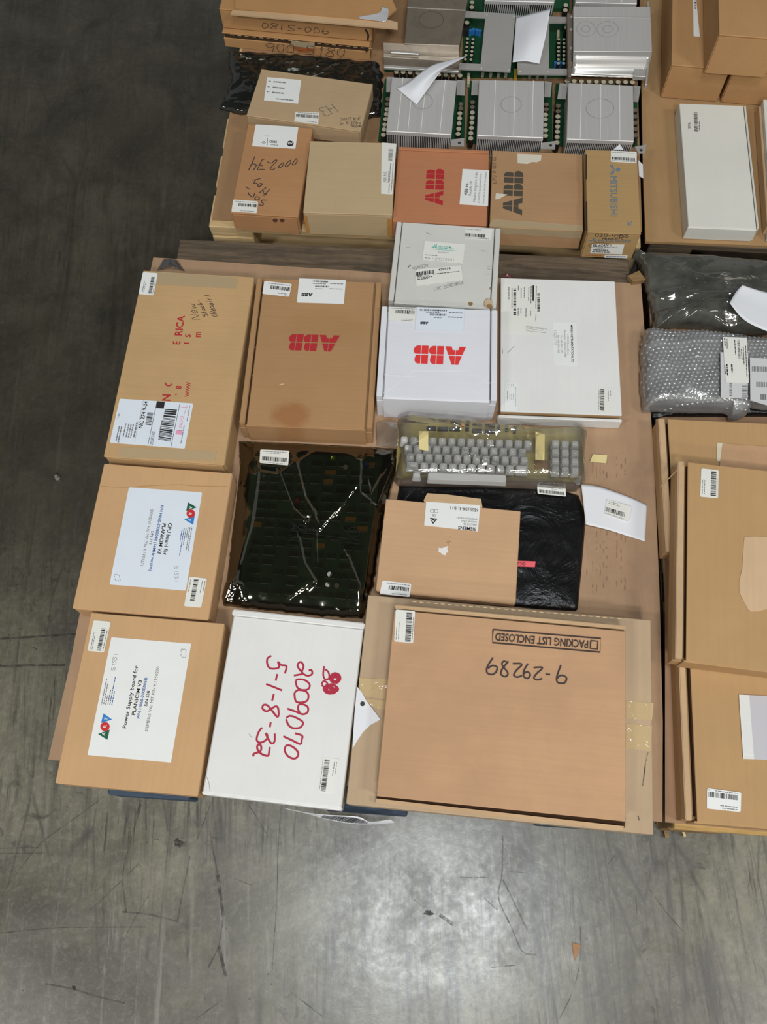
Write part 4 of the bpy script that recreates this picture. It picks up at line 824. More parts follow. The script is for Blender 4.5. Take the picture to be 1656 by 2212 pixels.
KB.part('clear_bag', pillow(top(.17), z15(190, 62, 330, 78, 700, 112, 920, 128, 1270, 168, 1565, 160, 1550, 320, 1562, 480, 1490, 562, 1300, 552, 1100, 538, 500, 524, 190, 518, 165, 485, 205, 300), .0585, .1355, wr=.0035, ws=11, seed=6, pw=14, flatbot=False, nb=240, nr=70, creases=[(z15(300, 90, 520, 100, 700, 130), .006, .004), (z15(590, 150, 740, 230, 960, 200, 1050, 180), .006, .004), (z15(420, 190, 330, 280), .005, .003), (z15(700, 370, 850, 440, 955, 495), .006, .0035),
    (z15(1080, 190, 1140, 300), .006, .003), (z15(270, 480, 430, 520, 700, 510), .005, .003), (z15(230, 120, 260, 480), .005, .004), (z15(1210, 480, 1330, 520, 1480, 500), .005, .003), (z15(1250, 200, 1400, 190, 1540, 170), .006, .004), (z15(1500, 300, 1520, 480), .006, .004), (z15(1150, 440, 1180, 250), .005, .003)]), CLEAR, 'W', smooth=True)
KB.part('bag_end', loft([zz(z15(45, 110, 110, 100, 190, 105), (.145, .15, .155)), zz(z15(40, 190, 120, 200, 200, 190), (.1375, .15, .17)), zz(z15(45, 275, 110, 280, 195, 290), (.137, .142, .16))], 14, 14), film('clear bag end', (.93, .92, .9), (1, 1, 1), .10, .05, .12, (205, 196, 186), 30, .6), 'W', smooth=True)
MASK = plain('masking tape', (226, 210, 150), .6, var=.06)
for q in (z15(345, 170, 413, 172, 413, 312, 345, 300), z15(1180, 172, 1246, 195, 1243, 380, 1178, 375)):
    P = [top(.1975)(*p) for p in q]; KB.part('masking_tape', G().prism(P, [p + Vector((0, 0, .0006)) for p in P]), MASK, 'W', label='pale yellow masking tape')
P = [top(.137)(*p) for p in z16(290, 5, 402, 12, 396, 76, 268, 64)]; KB.part('masking_tape', G().prism(P, [p + Vector((0, 0, .0006)) for p in P]), MASK, 'W', label='pale yellow masking tape')

# --- dark antistatic bag with circuit board
CB = Thing('bagged_circuit_board', 'large circuit board in a dark shiny antistatic bag printed PCS', 'circuit board', top(ZB)(660, 1145), (math.cos(-.11), math.sin(-.11)))
bq = z14(330, 195, 1445, 220, 1262, 1520, 222, 1440); S = top(.145); P = [S(*p) for p in bq]
CB.part('circuit_board', G().prism([p - Vector((0, 0, .003)) for p in P], P), plain('board in bag', (52, 78, 62), .5, var=.3, scale=18), 'W')
rr = random.Random(5); gpin = G(); chips = []
for r in range(15):
    for c in range(9):
        if rr.random() < .16: continue
        u0 = .05 + c * .103 + rr.uniform(0, .012); v0 = .05 + r * .062; du = rr.choice((.07, .07, .085)); dv = .028
        k = [bil(P, *t_) for t_ in ((u0, v0), (u0 + du, v0), (u0 + du, v0 + dv), (u0, v0 + dv))]
        gold = rr.random() < .06
        CB.part('chip', G().prism(k, [p + Vector((0, 0, .005)) for p in k]), plain('gold chip', (150, 116, 56), .35) if gold else plain('brown chip', (50, 60, 48), .35), 'W')
        for s in range(8):
            for vv in (v0 - .004, v0 + dv + .001):
                a_ = u0 + du * (s + .2) / 8; gpin.add([bil(P, *t_) + Vector((0, 0, .0012)) for t_ in ((a_, vv), (a_ + du / 18, vv), (a_ + du / 18, vv + .003), (a_, vv + .003))], [(0, 1, 2, 3)])
CB.part('solder_pins', gpin, plain('solder', (200, 205, 200), .4), 'W', kind='stuff')
for (x, y, cc) in ((1025, 250, (120, 140, 30)), (1310, 300, (52, 84, 160)), (720, 610, (140, 50, 50)), (1130, 325, (150, 150, 145)), (995, 1235, (150, 150, 145)), (980, 1322, (150, 150, 145)), (1055, 1330, (150, 150, 145))):
    c0 = S(*z14(x, y)[0]); CB.part('component', G().cyl(c0, .005, 0, .009, 12), plain('component %d %d' % cc[:2], cc, .4), 'W')
DK = film('dark antistatic film', (.47, .44, .37), (1.0, .92, .76), .07, .16, .0, (70, 66, 58), 9, .25)
CB.part('antistatic_bag', pillow(top(.140), z14(220, 92, 700, 110, 1350, 142, 1562, 158, 1562, 300, 1505, 560, 1455, 760, 1405, 1050, 1372, 1300, 1330, 1420, 1275, 1600, 900, 1575, 400, 1520, 180, 1502, 85, 1486, 75, 1440, 122, 1250, 162, 900, 222, 420, 226, 330), .0150, ZB, nb=280, nr=80, wr=.0030, ws=9, seed=3, pw=10, aniso=(1.4, .6), flatbot=False, lobes=.02, creases=[
    (z14(390, 300, 400, 390, 560, 410, 710, 300), 0.0059, 0.0060), (z14(710, 300, 790, 600, 870, 740), 0.0059, 0.0060), (z14(580, 410, 690, 690, 800, 800), 0.0048, 0.0053), (z14(400, 400, 330, 850, 280, 1000, 190, 1330), 0.0083, 0.0075),
    (z14(740, 950, 780, 1150, 870, 1305, 800, 1350), 0.0071, 0.0060), (z14(1250, 290, 1250, 560, 1385, 680), 0.0059, 0.0060), (z14(1545, 300, 1385, 690, 1330, 1000, 1290, 1350), 0.0071, 0.0075), (z14(1150, 1100, 1240, 1330, 1255, 1500), 0.0059, 0.0060),
    (z14(1120, 640, 1050, 720), 0.0059, 0.0090), (z14(150, 900, 230, 560, 300, 320), 0.0071, 0.0090), (z14(200, 1330, 260, 1340, 270, 1480), 0.0071, 0.0090), (z14(60, 1480, 160, 1320), 0.0095, 0.0090), (z14(1330, 500, 1340, 600, 1440, 420), 0.0048, 0.0060), (z14(450, 130, 900, 190, 1200, 200), 0.0036, 0.0075), (z14(880, 780, 890, 1150), 0.0036, 0.0045)]), DK, 'W', smooth=True)
P = [top(.1352)(*p) for p in z14(220, 92, 700, 110, 1350, 142, 1562, 158, 1505, 560, 1405, 1050, 1330, 1420, 1275, 1600, 900, 1575, 180, 1500, 92, 1470, 165, 900, 228, 330)]
CB.part('bag_back', G().prism(P, [p + Vector((0, 0, .0004)) for p in P]), plain('bag back', (46, 40, 32), .3), 'W')
SB_ = top(.162)
sticker(CB, SB_, z14(402, 162, 650, 172, 640, 298, 396, 276), 'u', (.08, .95, .5, .8), ((.1, .9, .1, .14), (.2, .7, .22, .25), (.05, .95, .9, .93)), CREAM, 32)
PB = plain('bag print', (14, 13, 11), .5)
fr = z14(668, 790, 810, 815, 805, 860, 662, 840); strokes(CB, SB_, [fr + [fr[0]], z14(650, 850, 900, 890, 1245, 935)], .0012, PB, 'bag_print', .0004, smooth=False)
text(CB, SB_, 'PCS', *z14(680, 834, 800, 854, 684, 800), PB, True, 'bag_print', .0005); text(CB, SB_, 'BOARD', *z14(815, 855, 905, 872, 818, 832), PB, True, 'bag_print', .0005)
text(CB, SB_, 'ISO', *z14(1170, 866, 1225, 876, 1172, 845), PB, True, 'bag_print', .0005)
strokes(CB, SB_, [z14(*[k for i in range(13) for k in (1195 + 52 * math.cos(i * .5236), 868 + 44 * math.sin(i * .5236))]), z14(650, 892, 830, 930), z14(645, 932, 800, 960), z14(640, 975, 735, 985), z14(1130, 950, 1238, 968)], .0011, PB, 'bag_print', .0005)

# ================================================================== PINE PALLET
Z2B = .1350
TAN = card('tan board', (190, 164, 120), .04, 'x'); TANH = card('dusty tan board', (186, 156, 114), .06, 'x', .12); KR_N = card('kraft 507', (182, 130, 78), .05, 'x', .08); KR_O = card('orange board', (190, 122, 76), .05, 'x', .12)
KR_L = card('taped brown board', (178, 136, 90), .06, 'x', .15); KR_M = card('olive tan board', (178, 142, 84), .04, 'x'); KR_T = card('stack kraft', (186, 136, 76), .06, 'x', .08)
M_ = carton('plain_box', 'plain pale tan carton with shipping label folded over its right edge', 'box', [(669, 304), (855, 309), (847, 464), (655, 459)], .210, Z2B, TAN, seamgap=False)
S = M_.S; lab = patch(M_, S, z5(1518, 300, 1640, 312, 1608, 732, 1512, 726), CREAM, 'shipping_label', .002, label='cream shipping label')
text(M_, S, 'ABB INC', *z5(1555, 632, 1562, 542, 1528, 632), INKG, parent=lab); text(M_, S, 'ATTENTION', *z5(1582, 720, 1590, 640, 1570, 720), INKG, parent=lab)
g = G(); bars(g, [S(*p, .001) for p in z5(1575, 352, 1612, 354, 1604, 458, 1572, 455)], 'v', 0, 1, 0, 1, 3, 40); M_.part('barcode', g, INKG, 'W', lab)
g = G(); q = [S(*p, .001) for p in z5(1518, 300, 1640, 312, 1608, 732, 1512, 726)]; dashes(g, q, 'v', ((.55, .6, .55, .78), (.85, .9, .4, .95), (.65, .7, .4, .75)), 4); M_.part('fine_print', g, INKG, 'W', lab)
for q in (z5(868, 905, 895, 905, 922, 1052, 895, 1052), z5(1565, 935, 1606, 938, 1602, 1085, 1566, 1083)): patch(M_, M_.front, q, plain('brown tape', (186, 136, 74), .4), 'corner_tape', lift=.0004, label='brown tape strip')
N_ = carton('taped_box', 'brown carton with handwritten black numbers and white label, front left of pine pallet', 'box', z5(398, 142, 942, 182, 826, 920, 270, 886), .196, Z2B, KR_N, seamgap=False, bev=.004)
S = N_.S; lab = patch(N_, S, z5(470, 150, 825, 172, 800, 352, 440, 330), WHITE, 'product_label', .002, label='white product label')
c0 = z5(757, 308)[0]; patch(N_, S, [(c0[0] + 7.3 * math.cos(6.2832 * i / 20), c0[1] + 6 * math.sin(6.2832 * i / 20)) for i in range(20)], INK, 'logo_disc', 0, .0008, .0001, lab); text(N_, S, 'AB', *z5(778, 300, 737, 296, 776, 318), WHITE, True, lift=.0012, parent=lab)
text(N_, S, '280D', *z5(648, 288, 585, 282, 646, 306), INK, True, parent=lab); text(N_, S, 'Bulletin', *z5(655, 318, 590, 312, 654, 328), INK, parent=lab)
strokes(N_, S, [z5(568, 265, 566, 322), z5(510, 300, 560, 296), z5(545, 245, 585, 247), z5(525, 295, 540, 290, 552, 298, 540, 308, 525, 302)], .0008, INK, 'fine_print', .0009, lab)
MK = plain('marker', (62, 52, 52), .7)
z25 = Z(490, 260, 5.0105)
strokes(N_, S, [z25(750, 412, 722, 448, 706, 482, 736, 476, 760, 438, 750, 412), z25(688, 430, 652, 458, 630, 500, 658, 494, 690, 458, 688, 430), z25(610, 456, 576, 480, 556, 512, 582, 508, 612, 478, 610, 456), z25(435, 448, 480, 462, 518, 432, 540, 430, 526, 455, 492, 488, 468, 525, 492, 536, 522, 516),
                z25(405, 420, 380, 428, 355, 480, 330, 536, 370, 530, 410, 534), z25(335, 480, 386, 492), z25(302, 390, 270, 465, 232, 542), z25(270, 470, 318, 482, 285, 540),
                z25(270, 645, 320, 640, 368, 625), z25(312, 643, 290, 680, 328, 680), z25(385, 684, 352, 684, 332, 702, 346, 720, 370, 704, 384, 686, 350, 720), z25(425, 725, 345, 786), z25(462, 745, 430, 780, 395, 816), z25(402, 762, 390, 785, 432, 800), z25(200, 717, 245, 746), z25(232, 780, 238, 802, 280, 830, 302, 785),
                z25(350, 832, 318, 826, 300, 850, 325, 864, 350, 850, 348, 832), z25(428, 865, 385, 864, 372, 880, 394, 902, 384, 920, 345, 914)], .0020, MK)
sticker(N_, S, z5(283, 775, 490, 790, 480, 888, 268, 875), 'u', (.24, .98, .25, .5), ((.1, .95, .1, .14), (.35, .9, .85, .89)), CREAM, 41)
for x in (632, 690): c0 = z5(x, 948)[0]; patch(N_, N_.front, [(c0[0] + 5.4 * math.cos(.4 * i), c0[1] + 4 * math.sin(.4 * i)) for i in range(15)], plain('dark stamp', (92, 62, 44), .7), 'round_stamp', 0, .0004, .0001)
K_ = carton('branded_box', 'orange brown carton with red sideways logo and white label', 'box', [(859, 319), (1055, 327), (1052, 488), (849, 478)], .192, Z2B, KR_O, seamgap=False)
S = K_.S; abb(K_, S, *z6(474, 578, 487, 283, 328, 573), RED)
lab = patch(K_, S, z6(635, 283, 850, 295, 842, 585, 610, 570), WHITE, 'address_label', label='white address label')
for tx, c_, bd in (('ABB Inc.', (673, 495, 681, 393, 648, 494), True), ('Wickliffe OH', (706, 502, 714, 383, 686, 500), False), ('Made in Bangalore, India', (740, 548, 756, 312, 720, 546), False), ('ATTENTION Static Sensitive Devices', (774, 560, 791, 320, 758, 559), False), ('Handle Only at Static Safe Work Stations', (810, 566, 832, 306, 796, 565), False)): text(K_, S, tx, *z6(*c_), INKG if not bd else INK, bd, parent=lab)
K_.part('rear_flap', G().box(-K_.w / 2, K_.w / 2, K_.l / 2 - .009, K_.l / 2 - .0005, K_.h + .0003, K_.h + .004), KR_O, bevel=.001)
L_ = carton('branded_box', 'brown carton with dark sideways logo and torn white label', 'box', [(1064, 325), (1259, 332.5), (1257.7, 500), (1057, 489)], .198, Z2B, KR_L, seamgap=False)
S = L_.S; abb(L_, S, *z6(1118, 658, 1130, 300, 960, 652), plain('dark print', (78, 72, 62), .7))
patch(L_, S, z6(1080, 160, 1277, 168, 1272, 212, 1240, 228, 1200, 226, 1160, 242, 1082, 236), plain('torn label', (214, 206, 188), .7), 'torn_label', label='torn white label'); patch(L_, S, z6(905, 480, 1000, 490, 970, 505, 930, 528, 900, 530), plain('torn label', (214, 206, 188), .7), 'torn_label', lift=.0008, label='torn white label')
hand(L_, S, 'U74310-001-00', *z6(908, 400, 908, 185, 880, 398), .0008, MK)
patch(L_, S, z6(878, 690, 1612, 745, 1610, 788, 850, 745), TAPE, 'tape_strip', lift=.0003); patch(L_, L_.front, z6(850, 752, 1606, 795, 1600, 845, 858, 800), TAPE, 'tape_strip', lift=.0004)
X_ = carton('branded_box', 'narrow tan carton with blue lettering and black handwriting on its front', 'box', z7(458, 225, 1235, 255, 1240, 1488, 458, 1462), .221, Z2B, KR_M, seamgap=False)
S = X_.S; MB = plain('slate blue print', (98, 124, 146), .7)
lab = sticker(X_, S, z7(820, 243, 1205, 265, 1203, 432, 818, 410), 'u', (.05, .96, .55, .8), ((.05, .9, .12, .16), (.05, .96, .86, .9)), CREAM, 42)
for q in (z7(808, 452, 850, 462, 874, 526, 830, 512), z7(880, 530, 930, 497, 973, 528, 928, 560), z7(880, 540, 856, 600, 808, 603, 832, 548)): patch(X_, S, q, MB, 'logo_diamond', 0, .0003, .0001)
text(X_, S, 'MITSUBISHI', *z7(812, 625, 818, 1220, 914, 625), MB); strokes(X_, S, [z7(1075, 1302, 1075, 1352, 1140, 1352), z7(1078, 1350, 1130, 1305)], .0022, MB, 'printed_arrow', smooth=False)
SF_ = X_.front
hand(X_, SF_, '030-4955', *z7(578, 1526, 1092, 1536, 585, 1484), .0014, MK); hand(X_, SF_, 'AbsoLUTE', *z7(690, 1566, 1010, 1562, 692, 1540), .0010, MK)
text(X_, SF_, 'MITSUBISHI', *z7(630, 1608, 1110, 1614, 640, 1568), MB)
for q in (z7(495, 1592, 530, 1578, 548, 1586, 512, 1596), z7(545, 1575, 560, 1540, 580, 1560, 565, 1582), z7(560, 1588, 590, 1580, 608, 1600, 575, 1606)): patch(X_, SF_, q, MB, 'logo_diamond', 0, .0003, .0001)
lab = patch(X_, SF_, z7(540, 1635, 1022, 1645, 985, 1788, 510, 1772), WHITE, 'product_label', label='white product label'); text(X_, SF_, 'FR-ASAN', *z7(556, 1672, 780, 1668, 562, 1640), INK, True, parent=lab)
q = [SF_(*p, .001) for p in z7(540, 1635, 1022, 1645, 985, 1788, 510, 1772)]; g = G(); dashes(g, q, 'u', ((.05, .5, .26, .31), (.08, .55, .6, .68), (.06, .6, .8, .87)), 3); X_.part('fine_print', g, INK, 'W', lab)
strokes(X_, SF_, [z7(*[k for i in range(14) for k in (660 + 168 * math.cos(i * .4833), 1658 + 42 * math.sin(i * .4833))]), z7(820, 1690, 860, 1680, 880, 1692, 920, 1680)], .0008, MK, lift=.0012)
lab = patch(X_, SF_, z7(730, 1797, 1070, 1806, 1060, 1845, 722, 1838), WHITE, 'small_label', label='small white label'); q = [SF_(*p, .001) for p in z7(730, 1797, 1070, 1806, 1060, 1845, 722, 1838)]; g = G(); dashes(g, q, 'u', ((.08, .92, .4, .6),), 3); X_.part('fine_print', g, BLUEI, 'W', lab)
q = [SF_(*p, .0004) for p in z7(440, 1795, 690, 1808, 688, 1822, 438, 1810)]; g = G(); dashes(g, q, 'u', ((0, 1, 0, .8),), 5); X_.part('fine_print', g, plain('red brown print', (176, 96, 56), .7), 'W')
for yy in (z7(455, 300, 455, 670), z7(455, 1000, 455, 1440)): strokes(X_, S, [yy], .003, plain('dark slot', (52, 38, 26), .9), 'side_slot', .0003, smooth=False)
for lb, q, zt_ in (('small white paper corner poking up behind the narrow tan carton', z7(862, 226, 950, 150, 1008, 230), .2225), ('white paper tab hanging beside the narrow tan carton', z7(1228, 388, 1295, 450, 1302, 660, 1242, 625), .180)):
    P = [top(zt_)(*p) for p in q]; solo('paper_tab', G().prism(P, [p + Vector((0, 0, .0006)) for p in P]), PAPER, lb, 'paper')
# dark bag and the dusty tan box on it
solo('antistatic_bag', pillow(top(.140), z1(208, 438, 600, 458, 1000, 492, 1480, 534, 1530, 640, 1505, 985, 1400, 1000, 900, 1000, 420, 965, 300, 965, 115, 915, 175, 850, 240, 640, 205, 560), .0135, Z2B, nb=200, nr=50, wr=.0045, ws=26, seed=9, pw=12, lobes=.04),
     film('dark grey film', (.45, .46, .44), (1, 1, 1), .08, .10, .35, (48, 52, 48), 14, .5), 'crumpled dark antistatic bag under the dusty tan box', 'bag', smooth=True)
H3 = carton('dusty_box', 'dusty flat tan box with white label and marker note on the dark bag', 'box', z1(450, 602, 1418, 692, 1356, 1145, 404, 965), .203, .157, TANH, seamgap=False)
S = H3.S; lab = patch(H3, S, z1(540, 658, 830, 683, 803, 883, 512, 855), WHITE, 'product_label', label='white product label'); q = [S(*p, .001) for p in z1(540, 658, 830, 683, 803, 883, 512, 855)]
g = G(); dashes(g, q, 'u', ((.05, .12, .14, .18), (.2, .55, .14, .19), (.05, .12, .38, .42), (.2, .55, .38, .43), (.05, .12, .6, .64), (.2, .55, .6, .65), (.35, .85, .86, .9)), 3); H3.part('fine_print', g, INKG, 'W', lab)
sticker(H3, S, z1(780, 952, 982, 960, 974, 1060, 770, 1034), 'u', (.04, .98, .22, .5), ((.1, .95, .06, .1), (.5, .95, .82, .86)), CREAM, 43, 0)
hand(H3, S, 'H3', *z1(1150, 950, 1020, 1000, 1090, 880), .0012, plain('green grey marker', (84, 96, 84), .7)); hand(H3, S, 'SoUrCE bLUE', *z1(1165, 1024, 1335, 1020, 1168, 1002), .0008, MK); hand(H3, S, 'by A-LECtro', *z1(1160, 1060, 1340, 1056, 1162, 1036), .0008, MK); hand(H3, S, '942590', *z1(1255, 1085, 1342, 1084, 1257, 1066), .0008, MK)
# stacked 900-5180 cartons
ST_ = mailer('stacked_carton', 'lower brown carton of the stack with 900-5180 written upright', 'box', [(538, -175), (832, -150), (815, 102), (490, 70)], .181, Z2B, KR_T, rim=.008, slot=.003, axis='y', sides=(1,))
SF_ = ST_.front; hand(ST_, SF_, '900-5180', *z1(520, 436, 1200, 488, 527, 366), .0014, MK); edge_dashes(ST_, SF_, *z1(225, 296, 1460, 418), 20, plain('perforation tan', (222, 192, 146), .8), .0014)
patch(ST_, SF_, z1(745, 345, 945, 365, 940, 415, 745, 392), TAPE, 'tape_strip', lift=.0001, th=.0001); strokes(ST_, SF_, [z1(770, 408, 830, 414, 945, 422), z1(800, 428, 900, 438)], .006, plain('rust patch', (160, 88, 44), .8), 'rust_patch', .0003)
strokes(ST_, SF_, [z1(1386, 405, 1385, 445)], .005, plain('black tape', (52, 46, 40), .6), 'black_tape', .0006)
SU = carton('stacked_carton', 'upper brown open flap carton with 900-5180 written upside down', 'box', [(527, -190), (832, -165), (815, 50), (478, 19)], .2365, .1818, KR_T, seamgap=False)
SF_ = SU.front; hand(SU, SF_, '900-5180', *z1(1075, 246, 490, 190, 1068, 292), .0014, MK)
P0 = [top(.2415)(*p) for p in z1(245, 85, 1560, 165, 1650, 190, 1650, 243, 225, 118)]; SU.part('open_flap', G().prism([p - Vector((0, 0, .004)) for p in P0], P0), KR_K, 'W', label='open front flap with raw edge')
P0 = [top(.2450)(*p) for p in z1(270, -80, 1590, -40, 1640, 80, 1530, 175, 270, 70)]; SU.part('top_flap', G().prism([p - Vector((0, 0, .004)) for p in P0], P0), KR_T, 'W')
SU.part('foil_tape', loft([zz(z1(1520, 50, 1575, 70), (.249, .249)), zz(z1(1490, 110, 1570, 130), (.251, .248)), zz(z1(1325, 140, 1560, 170), (.248, .2465)), zz(z1(1330, 158, 1540, 185), (.2462, .2455))], 8, 10), metal('foil', (220, 220, 222), .12), 'W', label='silver foil tape', smooth=True)
strokes(SU, SF_, [z1(1375, 250, 1400, 300, 1392, 345)], .005, plain('black tape', (52, 46, 40), .6), 'black_tape', .0006)

# --- drive modules
ALU = metal('brushed aluminium', (204, 202, 199), .42, 'y', 0, .3); ALU2 = metal('sheet steel', (188, 185, 180), .38, None, .06, .35); ALUD = metal('dirty steel', (138, 127, 112), .4, None, .35, .4); ALUS = metal('shiny steel', (222, 220, 214), .2, 'x', 0, .6)
PCB = plain('green board', (20, 74, 44), .45, var=.25, scale=30); CT = plain('capacitor top', (196, 190, 164), .4, .2); CTD = plain('dull capacitor top', (110, 100, 84), .5); CSL = plain('capacitor sleeve', (30, 28, 28), .45)
def capmesh(r, h, mt): return mesh_from('capacitor', G().cyl((0, 0, 0), r, 0, h * .94, 14, 0, None).cyl((0, 0, 0), r * .9, h * .94, h, 14, 1, 1), [CSL, mt], None, 0)
CAP = capmesh(.0064, .026, CT); CAPD = capmesh(.0064, .026, CTD); CAPS = capmesh(.0040, .018, CT)
def slabpx(T, name, pts, z0, z1, mat, bevel=0, label=None, parent=None):
    P = [top(z1)(*p) for p in pts]; return T.part(name, G().prism([p - Vector((0, 0, z1 - z0)) for p in P], P), mat, 'W', parent, bevel, label=label)
def caps(T, pts, me, ztop, h):
    for i, p in enumerate(pts):
        l = T.toL(top(ztop)(*p)); l.z = ztop - h - T.M[2][3]; T.use('capacitor', CAPD if (me is CAP and i in getattr(caps, 'dull', ())) else me, loc=l)
def heatsink(T, quad, zt, zp, zf, ring, seams, nf=36):
    c, ex, ey, wd, ln = fit(quad, zt); hs = slabpx(T, 'heatsink_plate', quad, zp, zt, ALU, .001)
    P = [top(zt)(*p) for p in quad]; g = G()
    for i in range(nf):
        u = (i + .3) / nf; v_ = (i + .75) / nf; k = [bil(P, u, .02), bil(P, v_, .02), bil(P, v_, .995), bil(P, u, .995)]
        g.prism([Vector((p.x, p.y, zf)) for p in k], [Vector((p.x, p.y, zp + .0005)) for p in k])
    T.part('heatsink_fins', g, ALU, 'W', hs, kind='stuff')
    for u in seams:
        k = [bil(P, u - .004, .0), bil(P, u + .004, .0), bil(P, u + .004, 1.0), bil(P, u - .004, 1.0)]; T.part('seam_ridge', G().prism(k, [p + Vector((0, 0, .0008)) for p in k]), plain('pale seam', (236, 234, 230), .35), 'W', hs)
    if ring:
        cx_, cy_, rx, ry = ring; strokes(T, top(zt), [[(cx_ + rx * math.cos(6.2832 * i / 20), cy_ + ry * math.sin(6.2832 * i / 20)) for i in range(21)]], .0011, plain('ring mark', (158, 155, 148), .5), 'ring_mark', .0011, hs)
    return hs
def module(label, pcb, tabs, hs, ring, seams, cols, bracket):
    c = top(Z2B)(sum(p[0] for p in pcb) / 4, sum(p[1] for p in pcb) / 4); T = Thing('drive_module', label, 'circuit module', c, (math.cos(-.1), math.sin(-.1)), 'heatsink drive modules on the pine pallet')
    slabpx(T, 'circuit_board', pcb, .1375, .1405, PCB); slabpx(T, 'base_plate', [(p[0] * .98 + .02 * sum(q[0] for q in pcb) / 4, p[1] * .97 + .03 * sum(q[1] for q in pcb) / 4) for p in pcb], Z2B, .1372, ALU2)
    heatsink(T, hs, .208, .196, .141, ring, seams)
    for q in tabs: slabpx(T, 'mounting_tab', q, .186, .188, ALU2, label='silver mounting tab')
    for col, dull in cols:
        caps.dull = dull; caps(T, col, CAP, .168, .026); caps.dull = ()
    b_, hole = bracket; br = slabpx(T, 'bracket', b_, .188, .1905, ALU2, label='bracket with bolt hole'); T.part('bolt', G().cyl(top(.1905)(*hole), .0034, 0, .0012, 12), metal('dark metal', (70, 70, 72), .3), 'W', br)  # flat dark disc stands for the open hole, its shade in the colour
    return T
def col(zf, *xy): return zf(*xy)
cc = z2(540 + 40, 1130)[0]
MA = module('drive module with finned aluminium heatsink under the curled paper', z2(160, 880, 1062, 905, 1048, 1600, 85, 1570), [z2(180, 858, 262, 862, 240, 1025, 175, 1022), z2(968, 893, 1058, 900, 1052, 1062, 960, 1058)],
       z2(240, 862, 965, 900, 905, 1505, 175, 1465), (cc[0], cc[1], 22, 17), (.17, .33, .53, .82),
       [(z2(195, 1105, 190, 1160, 185, 1220, 178, 1275, 170, 1330, 160, 1390, 152, 1445, 143, 1505), (0, 1)), (z2(1010, 1160, 1008, 1210, 998, 1265, 995, 1320, 990, 1378, 985, 1437, 978, 1495), (0, 1))], (z2(905, 1558, 1048, 1545, 1045, 1630, 900, 1628), z2(992, 1600)[0]))
cc = z3(20, 1168)[0]; b1 = z2(1215, 892)[0]; b4 = z2(1190, 1515)[0]; b2, b3 = z3(390, 905, 378, 1540)
module('drive module with finned heatsink, middle of the three in the row', [z2(1100, 905)[0]] + z3(480, 925, 475, 1640) + [z2(1072, 1590)[0]], [z2(1135, 893, 1218, 893, 1205, 1058, 1125, 1058), z3(395, 905, 475, 920, 458, 1080, 390, 1080)],
       [b1, b2, b3, b4], (cc[0], cc[1], 22, 17), (.25, .55, .83),
       [(z2(1140, 1140, 1138, 1195, 1138, 1255, 1136, 1312, 1133, 1368, 1128, 1428, 1122, 1487, 1120, 1545), (0, 1)), (z3(415, 1165, 412, 1220, 405, 1280, 402, 1332, 400, 1392, 405, 1453, 405, 1515), (0, 1))], (z3(350, 1598, 515, 1575, 510, 1662, 350, 1662), z3(460, 1628)[0]))
cc = z3(1012, 1212)[0]
MC = module('drive module with finned heatsink behind the blue lettered carton', z3(520, 930, 1430, 960, 1430, 1630, 492, 1625), [z3(560, 930, 655, 935, 632, 1103, 535, 1100), z3(1385, 955, 1465, 965, 1440, 1135, 1385, 1130)],
       z3(660, 925, 1382, 955, 1390, 1580, 640, 1555), (cc[0], cc[1], 30, 21), (.2, .5, .79),
       [(z3(545, 1180, 543, 1240, 541, 1300, 540, 1357, 538, 1412, 536, 1470, 533, 1530, 532, 1592), (0, 1)), (z3(1405, 1230, 1408, 1300, 1408, 1370, 1408, 1440, 1408, 1510), (0, 1, 2, 3, 4))], (z3(1400, 1640, 1530, 1615, 1512, 1710, 1440, 1712), z3(1470, 1680)[0]))
# second row
DD = Thing('covered_module', 'module with dirty grey metal cover beside the stacked cartons', 'circuit module', top(Z2B)(920, 80), (math.cos(-.1), math.sin(-.1)))
slabpx(DD, 'base_plate', z2(150, 600, 985, 650, 985, 800, 155, 790), Z2B, .1395, PCB); slabpx(DD, 'cover', z2(432, -150, 1108, -150, 992, 512, 375, 490), .190, .206, ALUD, .0015)
DD.part('seam_ridge', G().prism(*[[p + Vector((0, 0, k)) for p in [top(.206)(*t_) for t_ in z2(412, 82, 1058, 112, 1057, 118, 411, 88)]] for k in (0, .0006)]), ALUS, 'W')
slabpx(DD, 'side_wall', z2(436, -140, 1096, -140, 994, 496, 385, 480), .142, .1895, ALUD)
DD.part('front_cover', loft([zz(z2(145, 478, 600, 498, 992, 516), (.205, .205, .205)), zz(z2(148, 560, 600, 585, 988, 600), (.192, .192, .192)), zz(z2(148, 640, 600, 668, 985, 690), (.180, .180, .180)), zz(z2(150, 735, 600, 765, 985, 790), (.176, .176, .176))], 10, 12, .002), ALUD, 'W')
slabpx(DD, 'front_lip', z2(148, 722, 985, 775, 985, 800, 150, 752), .174, .181, ALU2, .0008); slabpx(DD, 'handle', z2(228, 562, 545, 580, 540, 605, 228, 585), .197, .201, ALUS, .001)
caps(MA, z2(290, 800, 365, 803, 443, 807, 525, 812, 605, 818, 685, 824, 765, 830, 840, 835, 920, 838, 1000, 842), CAP, .166, .026)
cc = z2(680, 220)[0]; strokes(DD, top(.206), [[(cc[0] + 26 * math.cos(6.2832 * i / 20), cc[1] + 18 * math.sin(6.2832 * i / 20)) for i in range(21)]], .0012, plain('grime ring', (92, 84, 70), .6), 'ring_mark', .0006)
EE = Thing('plated_module', 'green circuit module with two steel plates and windows showing capacitors', 'circuit module', top(Z2B)(1115, 90), (math.cos(-.1), math.sin(-.1)))
